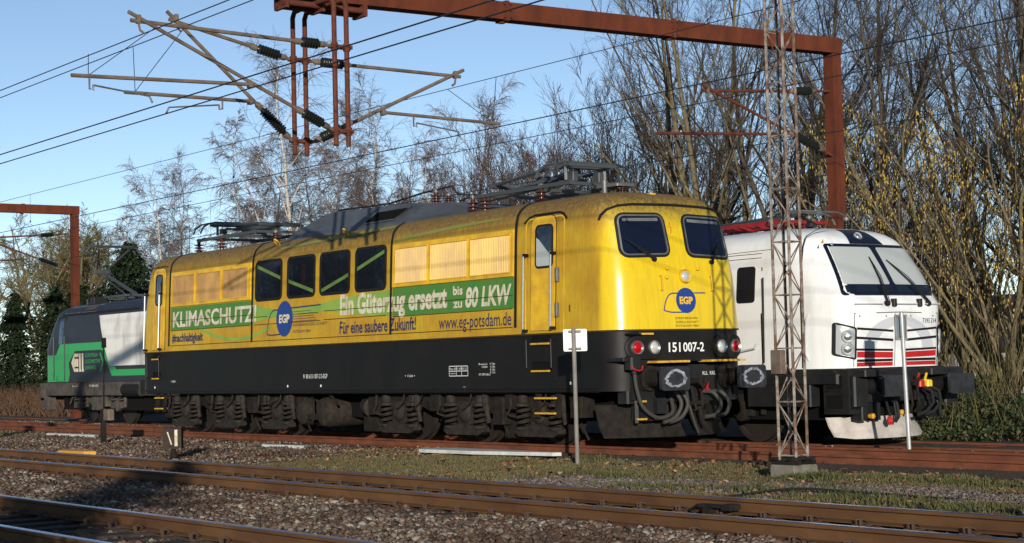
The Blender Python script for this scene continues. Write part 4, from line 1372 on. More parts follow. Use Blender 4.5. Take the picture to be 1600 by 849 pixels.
# nose: lamp clusters, grille, stripes
for sg in (-1, 1):
    ya, yb = sorted((YW + sg * 1.10, YW + sg * 1.485))
    o_, i_ = YW + sg * 1.38, YW + sg * 1.07
    lp = rquad([(i_, 1.93), (o_ , 2.04), (o_, 1.45), (i_ + sg * .05, 1.36)] if sg > 0 else [(o_, 2.04), (i_, 1.93), (i_, 1.36), (o_ , 1.45)], .05, 4)
    lp = densify(lp, 5)
    b = B(); b.ring(grow_loop(lp, .0), grow_loop(lp, -.03), wf, -.01, .02); b.plate(grow_loop(lp, -.028), wf, 0, .008, 3)
    hc = b.build('lamp_cluster', MT['rubber'], WLOC, smooth=True, angle=30)
    b = B(); b.plate(grow_loop(lp, -.034), wf, 0, .014, 3); b.build('lamp_housing', MT['lampgrey'], hc, smooth=True, angle=30)
    for z in (1.78, 1.56):
        y = YW + sg * 1.21
        q = Vector(wf(y, z, .0)); nrm = (Vector(wf(y, z, .1)) - q).normalized()
        lamp(hc, 'head_lamp', q + nrm * .012, nrm, .105, MT['reflector'], MT['lampgrey'], .012)
    for z0, z1, m, nm in ((1.865, 1.905, 'rubber', 'grille_slot'), (1.70, 1.745, 'rubber', 'grille_slot'), (1.525, 1.565, 'rubber', 'grille_slot'), (1.405, 1.51, 'red', 'red_stripe'), (1.345, 1.392, 'rubber', 'grille_slot'), (1.265, 1.335, 'red', 'red_stripe')):
        y0, y1 = YW + sg * .17, YW + sg * (1.06 - (0 if z0 > 1.5 else .01))
        k = .05 if z0 > 1.55 else (.02 if z0 > 1.4 else 0)
        b = B(); b.strip([(y0 + (y1 - y0) * t, z0 + k * t - .02) for t in np.linspace(0, 1, 6)], [(y0 + (y1 - y0) * t, z1 + k * t - .02) for t in np.linspace(0, 1, 6)], wf, .005)
        b.build(nm, MT[m], WLOC)
b = B()
for y in (YW - 1.11, YW + 1.1, YW - .12): stroke(b, [(y, 1.24), (y, 1.6), (y, 2.18)], .012, wf, .0045)
stroke(b, [(YW - 1.11, 2.18), (YW - .5, 2.19), (YW, 2.2), (YW + .5, 2.19), (YW + 1.1, 2.18)], .014, wf, .0045)
for y in (YW - 1.0, YW - .35, YW + .3, YW + .95): b.plate(circ(y, 2.13, .014, .014, 8), wf, 0, .006, 1)
b.build('panel_seam', MT['rubber'], WLOC, kind='stuff')
for w0, w1, dx in ((.62, .95, 0),):
    n = 18
    lo = [(YW + .02 + w0 * math.cos(math.pi * t / n) * 1.0, 1.55 + .42 * math.sin(math.pi * t / n)) for t in range(n + 1)]
    hi = [(YW + .02 + w1 * math.cos(math.pi * t / n) * 1.0, 1.55 + .58 * math.sin(math.pi * t / n)) for t in range(n + 1)]
    b = B(); b.strip(lo, hi, wf, .003); b.build('grey_arch', MT['whitegrey'], WLOC)
text('running_number', '7193 314', 24.70, 25.1, 2.00, 2.09, wf, MT['navy'], WLOC, .007, .01)
for sg in (-1, 1):
    b = B(); y = YW + sg * 1.46
    b.poly([(wf(y, 2.2)[0] - .25, y + sg * .03, 2.2), (wf(y, 2.2)[0] - .28, y + sg * .07, 2.1), (wf(y, 2.2)[0] - .33, y + sg * .07, 1.5), (wf(y, 2.2)[0] - .28, y + sg * .03, 1.36)], .02, 6)
    b.build('handrail', MT['whitegrey'], WLOC)
b = B()
for y0, y1 in ((22.95, 23.6), (23.95, 24.5), (24.75, 25.2)): b.tube(wf(y0, 2.34, .05), wf(y1, 2.34, .05), .014, 6)
b.build('nose_handrail', MT['whitegrey'], WLOC)
# side: cab window, door seams, module joint
lp = rr(-23.36, -22.88, 2.46, 3.13, .07, 4)
b = B(); b.ring(lp, grow_loop(lp, -.03), wsd, -.005, .012); b.plate(grow_loop(lp, -.03), wsd, 0, .008, 2); b.build('side_window', MT['glass'], WLOC)
b = B()
stroke(b, sub((-21.72, 1.24), (-21.72, 3.4), 10) + [(-21.72, 3.6), (-21.6, 3.72), (-21.45, 3.8)], .035, wsd, .004)
stroke(b, [(-22.72, 1.3), (-22.72, 2.2), (-22.72, 3.1)], .03, wsd, .004)
for z in (3.28, 3.36): stroke(b, [(-26, z), (-24, z), (-22.75, z)], .012, wsd, .004)
stroke(b, [(-23.9, 3.4), (-22.4, 3.42)], .01, wsd, .004)
b.build('panel_seam', MT['rubber'], WLOC)
b = B(); b.tube(wsd(-22.63, 1.35, .06), wsd(-22.63, 2.9, .06), .018, 6); b.build('handrail', MT['charcoal'], WLOC)
b = B(); b.poly([wsd(-23.3, 1.55, 0), wsd(-23.3, 1.56, .07), wsd(-22.85, 1.62, .07), wsd(-22.8, 1.7, .05)], .02, 6); b.build('door_handle', MT['whitegrey'], WLOC)
text('lettering', '2', -22.42, -22.36, 1.6, 1.7, wsd, MT['navy'], WLOC, .006, .01)
text('lettering', 'max. 120 t', -22.45, -22.15, 2.84, 2.92, wsd, MT['whitegrey'], WLOC, .006, .0)
b = B(); b.plate([(-21.3, 3.44), (-21.22, 3.44), (-21.26, 3.52)], wsd, 0, .006, 1, walls=False); b.build('warning_triangle', MT['orange'], WLOC)
# skirt, steps, buffers
b = B()
b.cbox(-39.3, -20.85, YW - 1.49, YW + 1.49, .95, 1.215, .1)
b.cbox(-23.2, -21.6, YW - 1.46, YW - 1.2, .55, .96, .02)
b.build('side_skirt', MT['charcoal'], WLOC)
b = B()
P0 = [(22.62, 1.2), (23.1, 1.2), (23.1, .6), (23.0, .42), (22.62, .42)]
b.prism_x(P0, -21.3, -20.72)
st = b.build('step_box', MT['charcoal'], WLOC)
for z in (.84, .5):
    b = B(); b.prism_y([(-21.22, z), (-20.85, z), (-20.85, z + .26), (-21.22, z + .26)], 22.605, 22.63)
    r = b.build('foot_recess', MT['gear_dark'], st)
    t = B(); t.box(-21.22, -20.85, 22.59, 22.66, z - .02, z + .01); t.build('step_tread', MT['charcoal'], r)
    b = B(); b.box(-20.73, -20.705, 22.68, 23.02, z, z + .24); b.build('foot_recess', MT['gear_dark'], st)
for sg, nm in ((-1, 'SIEMENS'), (1, 'SIEMENS')):
    b = B(); y = YW + sg * .87
    b.cbox(-20.8, -20.42, y - .45, y + .45, 1.07, 1.2, .02)
    bo = b.build('bumper_cover', MT['charcoal'], WLOC)
    text('maker_lettering', nm, y - .12, y + .22, 1.105, 1.165, lambda u, v, o2: (-20.42 + o2, u, v), MT['rubber'], bo, .003, .02)
b = B(); b.cbox(-21.0, -20.72, YW - 1.35, YW + 1.35, .62, 1.2, .04)
for y in (YW - 1.2, YW + 1.2): b.cbox(-20.9, -20.62, y - .18, y + .18, .55, 1.1, .03)
b.build('buffer_beam', MT['charcoal'], WLOC)
for sg in (-1, 1): buffer(WLOC, -20.1, YW + sg * .87, .90, 1, MT['buffer_face'], MT['charcoal'], .66, .36, False)
for sg in (-1, 1): buffer(WLOC, -39.95, YW + sg * .87, .90, -1, MT['charcoal'], MT['charcoal'], .66, .36, False)
b = B(); b.poly([(-20.72, YW - .05, .95), (-20.4, YW - .05, .92), (-20.3, YW - .05, 1.02)], [.06, .05, .03], 8)
b.poly([(-20.45, YW - .14, .9), (-20.4, YW - .14, .55), (-20.5, YW - .12, .42)], .025, 6); b.poly([(-20.45, YW + .04, .9), (-20.4, YW + .04, .55), (-20.5, YW + .02, .42)], .025, 6)
b.build('screw_coupling', MT['gear'], WLOC)
LOCO_ = WLOC
for y, m in ((24.2, 'red'), (24.4, 'yellowcock')):
    b = B(); b.lathe((-20.65, y, .94), (-19.6, y, .94), [(0, .03), (.1, .05), (.2, .05), (.24, .03)], 10); b.tube((-20.5, y - .05, .92), (-20.42, y - .06, 1.1), .022, 6); b.cbox(-20.52, -20.40, y - .06, y + .08, .86, .98, .02)
    b.build('brake_cock', MT[m], WLOC)
    b = B(); b.poly([(-20.45, y + .06, .86), (-20.34, y + .16, .78), (-20.32, y + .18, .58), (-20.4, y + .08, .42), (-20.5, y - .05, .36)], .034, 8); b.build('brake_hose', MT['rubber'], WLOC, smooth=True)
b = B(); b.poly([(-20.6, 23.45, .62), (-20.5, 23.42, .4), (-20.5, 23.42, .3)], .025, 6); b.build('brake_hose', MT['rubber'], WLOC)
b = B(); b.lathe((-20.5, 23.42, .22), (-20.5, 23.42, 1.2), [(0, .03), (.05, .06), (.1, .05), (.14, .03)], 8); b.build('brake_cock', MT['red'], WLOC)
b = B()
for y, z in ((23.0, .38), (23.75, .42)): b.lathe((-20.6, y, z), (-19.6, y, z), [(0, .04), (.1, .05), (.12, .02)], 8)
b.build('hose_fitting', MT['orange'], WLOC)
b = B()
for y in (23.55, 23.62, 24.75): b.poly([(-20.7, y, .7), (-20.5, y, .6), (-20.48, y + .02, .35), (-20.55, y, .25)], .022, 6)
for y in (22.95, 23.3, 24.65, 24.95): b.cbox(-20.9, -20.65, y - .07, y + .07, .3, .62, .02)
b.build('brake_piping', MT['charcoal'], WLOC)
b = B()
pts = [(22.3 + .35, .32), (22.75, .05), (23.2, -.04), (24.5, -.04), (25.3, .05), (25.45, .32), (24.9, .40), (23.2, .40)]
c = []
for i in range(9):
    t = i / 8
    y = 22.62 + t * 2.3; dx = .42 * (1 - abs(2 * t - 1) ** 2.2)
    c.append([(-21.25 + dx, y, .36), (-21.18 + dx, y, .2), (-21.05 + dx, y, -.02 if .1 < t < .9 else .02)])
vs = [p for col in c for p in col] + [(p[0] - .03, p[1], p[2]) for col in c for p in col]
fs = []
for i in range(8):
    for j in range(2):
        fs.append((i * 3 + j, i * 3 + 3 + j, i * 3 + 4 + j, i * 3 + 1 + j)); fs.append((27 + i * 3 + j, 27 + i * 3 + 3 + j, 27 + i * 3 + 4 + j, 27 + i * 3 + 1 + j))
b.add(vs, fs)
b.build('snow_plough', MT['plough'], WLOC, smooth=True)
modern_gear(WLOC, [-23.6, -26.6, -33.4, -36.4], YW, MT['gear'], MT['wheel'], -39, -21.1)
# roof equipment
b = B()
for sg in (-1, 1): b.beam((-25.4, YW + sg * .5, 4.0), (-22.9, YW + sg * .5, 4.0), .06, .07)
for x in (-25.3, -24.2, -23.0): b.beam((x, YW - .55, 4.0), (x, YW + .55, 4.0), .06, .06)
b.cbox(-24.9, -24.6, YW - .3, YW + .3, 3.95, 4.08, .02)
pf = b.build('pantograph', MT['red_dark'], WLOC)
a = B(); a.tube((-25.2, YW, 4.06), (-22.9, YW - .1, 4.14), .035, 8); a.tube((-25.1, YW - .4, 4.06), (-22.8, YW - .5, 4.12), .022, 8); a.build('pantograph_arm', MT['panto'], pf, smooth=True)
for dx in (0, .35):
    p = B(); x = -22.75 + dx - .3
    p.poly([(x, YW - .9, 3.98), (x, YW - .8, 4.12), (x, YW - .6, 4.18), (x, YW + .6, 4.18), (x, YW + .8, 4.12), (x, YW + .9, 3.98)], .02, 6); p.build('collector_pan', MT['alu'], pf)
for x in (-25.5, -22.4):
    for sg in (-1, 1): insulator(WLOC, x, YW + sg * .5, 3.8, 4.0, 'insul_bk', .06, 3)
b = B(); b.lathe((-22.3, YW - .55, 3.84), (-22.3, YW - .55, 4.84), [(0, .12), (.06, .1), (.1, .03)], 12); b.build('roof_antenna', MT['charcoal'], WLOC)

# ---------------- green and white leasing locomotive behind
GX = -57.75
GLOC = thing('leasing_locomotive', 'green, dark grey and sooty white electric locomotive standing behind the yellow one', 'locomotive', (-48.5, YW, ZW))
GS = modern_shell(-39.6, GX)   # rear end at GX is the cab in view
GS2 = modern_shell(-40.4, GX)
GS2.loft(list(GS2.z)).build('body_shell', MT['ell_dark'], GLOC, smooth=True, angle=40)
gs = GS2.side
def gpoly(name, pts, m, off=.004):
    n = len(pts)
    b = B(); b.add([gs(u, v, off) for u, v in pts], [tuple(range(n))]); return b.build(name, MT[m], GLOC)
# the green band wraps the cab end
o = GS2.outline(1.8, -.004); n = len(o); h = (n - 4) // 2
idx = list(range(h + 2 + 8, h + 2 + h))
pts = [o[i] for i in idx] + [(-56.35, YW - 1.504)]
m_ = len(pts); b = B(); b.add([(p[0], p[1], 1.24) for p in pts] + [(p[0], p[1], 2.14) for p in pts], [(i, i + 1, m_ + i + 1, m_ + i) for i in range(m_ - 1)]); b.build('green_band', MT['ell_green'], GLOC)
gpoly('green_band', [(-56.35, 1.24), (-55.3, 1.24), (-54.75, 2.25), (-52.5, 2.25), (-52.2, 2.5), (-56.0, 2.5), (-56.35, 2.14)], 'ell_green')
gpoly('green_band', [(-55.9, 2.5), (-52.4, 2.5), (-51.4, 1.60), (-40.5, 1.60), (-40.5, 1.4), (-51.75, 1.4), (-52.55, 2.25), (-55.9, 2.25)], 'ell_green', .006)
b = B()
for i in range(12):
    z0, z1 = 1.72 + 1.64 * i / 12, 1.72 + 1.64 * (i + 1) / 12
    b.strip([(-51.95 - .95 * i / 12, z0), (-40.5, z0)], [(-51.95 - .95 * (i + 1) / 12, z1), (-40.5, z1)], gs, .008)
q = B(); q.v, q.f = b.v, b.f
link_mesh('white_panel', q.mesh('white_panel', MT['ell_white']), GLOC)
def gtext(s, x0, x1, z0, z1, m, bold=0.02): text('company_lettering', s, x0, x1, z0, z1, gs, MT[m], GLOC, .012, bold)
gpoly('emblem_ground', [(-55.15, 1.5), (-52.3, 1.5), (-52.3, 2.22), (-54.75, 2.22), (-55.25, 1.86)], 'ell_dark', .009)
gpoly('emblem_letter', [(-55.02, 1.86), (-54.78, 2.16), (-54.42, 2.16), (-54.42, 1.56), (-54.78, 1.56)], 'cream', .011)
gpoly('emblem_slot', [(-54.74, 1.99), (-54.42, 1.99), (-54.42, 2.05), (-54.74, 2.05)], 'ell_dark', .013)
gpoly('emblem_slot', [(-54.74, 1.67), (-54.42, 1.67), (-54.42, 1.73), (-54.74, 1.73)], 'ell_dark', .013)
for x in (-54.36, -54.14): gpoly('emblem_letter', [(x, 1.56), (x + .18, 1.56), (x + .18, 1.64), (x + .13, 1.64), (x + .13, 2.16), (x, 2.16)], 'cream', .011)
for i, s in enumerate(('EUROPEAN', 'LOCOMOTIVE', 'LEASING')): gtext(s, -53.85, -52.85 + (.18 if i == 1 else 0) - (.15 if i == 2 else 0), 2.03 - .2 * i, 2.15 - .2 * i, 'ell_green', .012)
b = B(); stroke(b, [(-52.65, 2.15), (-52.42, 1.85), (-52.65, 1.55)], .09, gs, .012); b.build('emblem_chevron', MT['ell_green'], GLOC)
lp = [(-56.3, 1.26), (-55.62, 1.26)] + [p for p in rr(-56.3, -55.62, 1.5, 3.42, .08, 4) if p[1] > 3]
b = B(); b.ring(lp, grow_loop(lp, -.03), gs, .0, .012); gd = b.build('cab_door', MT['rubber'], GLOC)
lp = rr(-56.12, -55.78, 2.5, 3.3, .06, 4); b = B(); b.plate(lp, gs, 0, .014, 1); b.build('door_window', MT['glass'], gd)
for x in (-56.42, -55.5):
    b = B(); b.tube(gs(x, 1.3, .08), gs(x, 2.75, .08), .02, 6); b.build('handrail', MT['alu'], GLOC)
# roof side sheets with dark openings and bolts along their lower edge
xs_ = [-55.9, -54.5, -53.2, -51.6, -49.9]
def rpl(u, v, o2):
    p = gs(u, v, 0); return (p[0], p[1] - o2 * .7, p[2] + o2 * .7)
for i in range(4):
    b = B(); a, c = xs_[i] + .03, xs_[i + 1] - .03
    b.strip(sub((a, 3.5), (c, 3.5), 2), sub((a + .15, 3.74), (c + .15, 3.74), 2), rpl, .014)
    b.build('roof_panel', MT['grey'] if i < 2 else MT['ell_dark'], GLOC)
b = B(); b.strip(sub((-54.35, 3.56), (-53.5, 3.56), 2), sub((-54.2, 3.72), (-53.35, 3.72), 2), rpl, .02); b.build('roof_grille', MT['ell_gear'], GLOC)
b = B()
for i in range(34):
    p = gs(-55.9 + i * .18, 3.47, .01); b.box(p[0] - .05, p[0] + .05, p[1] - .02, p[1] + .02, p[2] - .03, p[2] + .03)
b.build('roof_bolts', MT['rubber'], GLOC, kind='stuff')
b = B(); b.cbox(GX + .3, -40.6, YW - 1.48, YW + 1.48, .78, 1.215, .08); b.build('side_skirt', MT['ell_gear'], GLOC)
b = B(); b.box(GX - .05, GX + .25, YW - 1.5, YW + 1.4, .62, 1.2)
b.box(GX, GX + .6, YW - 1.5, YW - 1.2, .3, .7); b.build('buffer_beam', MT['ell_gear'], GLOC)
for sg in (-1, 1):
    buffer(GLOC, GX - .6, YW + sg * .87, .9, -1, MT['charcoal'], MT['ell_gear'], .6, .36, False)
    buffer(GLOC, -39.75, YW + sg * .87, .9, 1, MT['charcoal'], MT['ell_gear'], .6, .36, False)
b = B()
b.lathe((-52.4, YW - 1.52, 1.03), (-52.4, YW - .5, 1.03), [(0, .07), (.01, .07)], 12); b.lathe((-51.0, YW - 1.35, .95), (-50.0, YW - 1.35, .95), [(0, .22), (1.2, .22)], 14)
b.build('skirt_fitting', MT['rubber'], GLOC)
for s, x0, x1 in (('I-----I', -55.0, -54.6), ('91 80 6193', -53.6, -52.9)): text('skirt_marking', s, x0, x1, 1.06, 1.13, lambda u, v, o2: (u, YW - 1.485, v), MT['white'], GLOC, 0, 0)
modern_gear(GLOC, [-55.0, -52.0, -45.2, -42.2], YW, MT['ell_gear'], MT['wheel'], GX + 1.2, -40.8)
# raised pantograph
b = B()
for sg in (-1, 1): b.beam((-55.6, YW + sg * .5, 4.02), (-52.6, YW + sg * .5, 4.02), .08, .08)
for x in (-55.4, -54.2, -52.8): b.beam((x, YW - .55, 4.02), (x, YW + .55, 4.02), .08, .08)
pf = b.build('pantograph', MT['panto'], GLOC)
a = B()
a.tube((-53.2, YW, 4.08), (-56.0, YW, 4.98), .07, 8, .05)
a.tube((-53.8, YW - .1, 4.1), (-55.9, YW - .1, 4.9), .025, 6)
for sg in (-1, 1): a.tube((-56.0, YW + sg * .15, 4.98), (-54.9, YW + sg * .55, 5.66), .035, 6)
a.cbox(-56.1, -55.85, YW - .3, YW + .3, 4.9, 5.05, .02)
a.build('pantograph_arm', MT['panto'], pf)
for dx in (0, .4):
    p = B(); x = -54.95 - dx
    p.poly([(x, YW - .98, 5.55), (x, YW - .85, 5.72), (x, YW - .6, 5.78), (x, YW + .6, 5.78), (x, YW + .85, 5.72), (x, YW + .98, 5.55)], .03, 6); p.build('collector_pan', MT['panto'], pf)
for x in (-55.4, -52.8):
    for sg in (-1, 1): insulator(GLOC, x, YW + sg * .5, 3.8, 4.0, 'insul_bk', .06, 3)
b = B(); b.cbox(-54.9, -54.5, YW - .9, YW - .4, 3.8, 4.05, .03); b.tube((-55.3, YW - .8, 3.75), (-55.3, YW - .8, 4.0), .06, 8); b.build('roof_box', MT['charcoal'], GLOC)
# ================================================================== ground, tracks
rs = np.random.default_rng(5)


def vnoise(x, y, s, seed=0):
    """smooth value noise"""
    r = np.random.default_rng(seed); G = r.random((64, 64))
    X = np.asarray(x) / s; Y = np.asarray(y) / s
    xi = np.floor(X).astype(int); yi = np.floor(Y).astype(int)
    fx = X - xi; fy = Y - yi
    fx = fx * fx * (3 - 2 * fx); fy = fy * fy * (3 - 2 * fy)
    a = G[xi % 64, yi % 64]; b2 = G[(xi + 1) % 64, yi % 64]; c = G[xi % 64, (yi + 1) % 64]; d = G[(xi + 1) % 64, (yi + 1) % 64]
    return (a * (1 - fx) + b2 * fx) * (1 - fy) + (c * (1 - fx) + d * fx) * fy


YA, YB, YY = 6.66, 11.51, YC      # track centres
def ground_z(x, y):
    x = np.asarray(x, float); y = np.asarray(y, float)
    z = -.19 + .05 * (vnoise(x, y, 1.3, 1) - .5) + .04 * (vnoise(x, y, .35, 2) - .5)
    # ballast bed falls a little between the running lines and the siding
    verge = np.clip((y - 13.2) / 1.0, 0, 1) * np.clip((18.0 - y) / 1.0, 0, 1)
    z = z + verge * (.0 + .06 * (vnoise(x, y, 3.0, 3) - .5))
    far = np.clip((y - 26.5) / 4, 0, 1)
    return z + far * (.25 + .3 * (vnoise(x, y, 5, 4) - .3))


def grid(name, x0, x1, nx, y0, y1, ny, zf, m):
    X, Y = np.meshgrid(np.linspace(x0, x1, nx), np.linspace(y0, y1, ny), indexing='ij')
    V = np.stack([X, Y, zf(X, Y)], -1).reshape(-1, 3)
    i = np.arange(nx - 1)[:, None] * ny + np.arange(ny - 1)[None, :]
    i = i.ravel()
    return np_mesh(name, V, [np.stack([i, i + ny, i + ny + 1, i + 1], 1)], m, True)


def ground_material():
    m = mat('ground_soil', (0.12, 0.09, 0.065), 0.95, bump=.6, bscale=22)
    t = m.node_tree; n = t.nodes; p = n['Principled BSDF']
    tc = n.new('ShaderNodeTexCoord')
    def nz(s, d=8):
        q = n.new('ShaderNodeTexNoise'); q.inputs['Scale'].default_value = s; q.inputs['Detail'].default_value = d; q.inputs['Roughness'].default_value = .7
        t.links.new(tc.outputs['Object'], q.inputs['Vector']); return q.outputs['Fac']
    cr = n.new('ShaderNodeValToRGB'); e = cr.color_ramp.elements
    e[0].position = .3; e[0].color = (.055, .04, .03, 1); e[1].position = .7; e[1].color = (.19, .15, .115, 1)
    t.links.new(nz(9), cr.inputs[0])
    vo = n.new('ShaderNodeTexVoronoi'); vo.inputs['Scale'].default_value = 18; t.links.new(tc.outputs['Object'], vo.inputs['Vector'])
    mx = n.new('ShaderNodeMix'); mx.data_type = 'RGBA'; mx.blend_type = 'MULTIPLY'; mx.inputs[0].default_value = .55
    t.links.new(cr.outputs[0], mx.inputs[6]); t.links.new(vo.outputs['Color'], mx.inputs[7])
    hs = n.new('ShaderNodeMix'); hs.data_type = 'RGBA'
    hs.inputs[7].default_value = (.085, .085, .03, 1)
    mr = n.new('ShaderNodeMapRange'); mr.inputs['From Min'].default_value = .5; mr.inputs['From Max'].default_value = .68; t.links.new(nz(.6, 4), mr.inputs['Value'])
    t.links.new(mx.outputs[2], hs.inputs[6]); t.links.new(mr.outputs[0], hs.inputs[0])
    hv = n.new('ShaderNodeHueSaturation'); hv.inputs['Saturation'].default_value = .8; hv.inputs['Value'].default_value = .85
    t.links.new(hs.outputs[2], hv.inputs['Color']); t.links.new(hv.outputs[0], p.inputs['Base Color'])
    return m


GM = ground_material()
near = grid('ground', -90, 12, 340, -20, 46, 300, ground_z, GM)
go = link_mesh('ground', near); tag(go, 'gravelly soil of the railway yard between and around the tracks', 'ground', kind='structure')
far = grid('terrain', -3000, 3000, 40, -3000, 3000, 40, lambda X, Y: np.full_like(X, -.62), mat('far_soil', (.10, .095, .05), .95, col2=(.07, .06, .035), scale=.05))
fo_ = link_mesh('terrain', far); tag(fo_, 'flat land stretching beyond the railway yard', 'terrain', kind='structure')

# rail profile (y,z), z = 0 at the running surface
RAIL = [(-.036, -.012), (-.028, 0), (.028, 0), (.036, -.012), (.034, -.036), (.009, -.05), (.008, -.135), (.07, -.152), (.07, -.162), (-.07, -.162), (-.07, -.152), (-.008, -.135), (-.009, -.05), (-.034, -.036)]


def rail(parent, x0, x1, y, z, m, mtop, gap=None):
    b = B()
    n = len(RAIL)
    xs = np.linspace(x0, x1, 30)
    for x in xs: b.v.extend([(float(x), y + p[0], z + p[1]) for p in RAIL])
    for i in range(len(xs) - 1):
        for k in range(n):
            if k == 1: continue
            b.f.append((i * n + k, i * n + (k + 1) % n, (i + 1) * n + (k + 1) % n, (i + 1) * n + k))
    o = b.build('rail', m, parent)
    t = B(); t.add([(x0, y - .028, z), (x1, y - .028, z), (x1, y + .028, z), (x0, y + .028, z)], [(0, 1, 2, 3)])
    if mtop is not m: t.add([(x0, y - .036, z - .0121), (x1, y - .036, z - .0121), (x1, y - .0281, z), (x0, y - .0281, z)], [(0, 1, 2, 3)])
    t.build('rail_head', mtop, o)
    return o


SLP = B(); SLP.cbox(-.125, .125, -1.28, 1.28, -.16, 0, .015)
SLEEPER = SLP.mesh('sleeper', MT['wood'])
CB = B()
CB.box(-.07, .07, -.18, .18, -.004, .012)
for s in (-1, 1):
    CB.poly([(-.05, s * .13, .01), (-.05, s * .14, .05), (0, s * .1, .062), (.05, s * .085, .04)], .012, 5)
    CB.lathe((.02, s * .15, 0), (.02, s * .15, 1), [(0, .02), (.055, .02), (.06, .012)], 6)
CLIP = CB.mesh('rail_clip', MT['clip'])
CB = B()
CB.box(-.06, .06, -.155, .155, -.004, .012)
for s in (-1, 1):
    CB.lathe((.0, s * .12, 0), (.0, s * .12, 1), [(0, .025), (.05, .025), (.06, .012)], 6)
BOLT = CB.mesh('rail_clip', MT['clip'])


def track(label, yc, z, x0, x1, m, mtop, sx0, sx1, ph, clip=CLIP, sleepers=True):
    t = thing('railway_track', label, 'railway track', ((sx0 + sx1) / 2, yc, z - .17))
    for s in (-1, 1): rail(t, x0, x1, yc + s * .7535, z, m, mtop)
    x = sx0; k = 0
    while x < sx1:
        link_mesh('sleeper', SLEEPER, t, (x, yc, z - .172), random.Random(k).uniform(-.02, .02))
        for s in (-1, 1): link_mesh('rail_clip', clip, t, (x, yc + s * .7535, z - .17))
        x += .62; k += 1
    return t

track('nearest track with blue-shining railheads in the bottom left corner', YA, .035, -140, 30, MT['rail_brown'], MT['railtop'], -36, -5, 0)
track('brown-railed track running across the whole foreground', YB, .034, -140, 30, MT['rail_brown'], MT['railtop'], -60, -8, 1)
track('rust-red track under the yellow locomotive', YY, 0.0, -140, 30, MT['rail_rust'], MT['rail_rust'], -60, -10, 2, BOLT)
track('rust-red track under the white locomotive, farthest of all', YW, ZW, -140, 30, MT['rail_rust'], MT['rail_rust'], -66, -14, 3, BOLT)

# ---------------- ballast, grass, leaves
STM = mat('ballast_stone', (.2, .17, .14), .9, island=[(.024, .017, .012), (.13, .085, .057), (.06, .038, .025), (.22, .16, .115), (.10, .08, .062), (.055, .03, .018), (.18, .10, .065), (.15, .13, .11), (.36, .30, .23), (.045, .03, .021)])
def patchy(m, c, lo, hi, s):
    """rust dust and dirt lying in patches over loose stones"""
    t = m.node_tree; n = t.nodes; p = n['Principled BSDF']
    tc = n.new('ShaderNodeTexCoord'); no = n.new('ShaderNodeTexNoise'); no.inputs['Scale'].default_value = s; no.inputs['Detail'].default_value = 3
    t.links.new(tc.outputs['Object'], no.inputs['Vector'])
    mr = n.new('ShaderNodeMapRange'); mr.inputs['From Min'].default_value = lo; mr.inputs['From Max'].default_value = hi; mr.inputs['To Max'].default_value = .75
    t.links.new(no.outputs['Fac'], mr.inputs['Value'])
    mx = n.new('ShaderNodeMix'); mx.data_type = 'RGBA'; mx.inputs[7].default_value = c + (1,)
    old = p.inputs['Base Color'].links[0].from_socket
    t.links.new(old, mx.inputs[6]); t.links.new(mr.outputs[0], mx.inputs[0]); t.links.new(mx.outputs[2], p.inputs['Base Color'])
patchy(STM, (.062, .036, .022), .45, .65, .7)
STP = mat('mauve_stone', (.2, .17, .16), .9, island=[(.10, .072, .06), (.18, .14, .12), (.15, .118, .105), (.24, .20, .175), (.07, .052, .048), (.15, .09, .085)])


def in_view(x, y, mg=1.12):
    d = F.x * x + F.y * y; l = RT.x * x + RT.y * y
    return (d > 4) & (np.abs(l) < .296 * d * mg + .5)


BASE = np.array([(1, 0, 0), (-.5, .866, 0), (-.5, -.866, 0), (.45, .7, .9), (-.9, .05, .8), (.35, -.75, .85), (0, 0, -.6), (.05, .0, 1.15)], float)
BF = np.array([(0, 1, 3), (1, 2, 4), (2, 0, 5), (1, 4, 3), (2, 5, 4), (0, 3, 5), (3, 4, 7), (4, 5, 7), (5, 3, 7), (0, 6, 1), (1, 6, 2), (2, 6, 0)])


def stones(name, x, y, size, m, label, zoff=0.0, cat='gravel'):
    n = len(x)
    a = rs.random(n) * 6.283
    ca, sa = np.cos(a), np.sin(a)
    v = BASE[None] * (1 + .35 * (rs.random((n, 8, 3)) - .5)) * (size * .5)[:, None, None] * np.stack([rs.uniform(.8, 1.35, n), rs.uniform(.7, 1.1, n), rs.uniform(.5, 1.0, n)], 1)[:, None, :]
    # tilt
    ti = rs.normal(0, .5, n); ct, st_ = np.cos(ti), np.sin(ti)
    vy = v[..., 1] * ct[:, None] - v[..., 2] * st_[:, None]; vz = v[..., 1] * st_[:, None] + v[..., 2] * ct[:, None]
    vx = v[..., 0]
    X = vx * ca[:, None] - vy * sa[:, None] + x[:, None]; Y = vx * sa[:, None] + vy * ca[:, None] + y[:, None]
    Z = vz + (ground_z(x, y) + size * .12 + zoff)[:, None]
    V = np.stack([X, Y, Z], -1).reshape(-1, 3)
    Fc = (BF[None] + (np.arange(n) * 8)[:, None, None]).reshape(-1, 3)
    o = link_mesh(name, np_mesh(name, V, [Fc], m))
    return tag(o, label, cat, kind='stuff')


def scatter(n, x0, x1, y0, y1):
    x = rs.uniform(x0, x1, n); y = rs.uniform(y0, y1, n)
    k = in_view(x, y)
    return x[k], y[k]

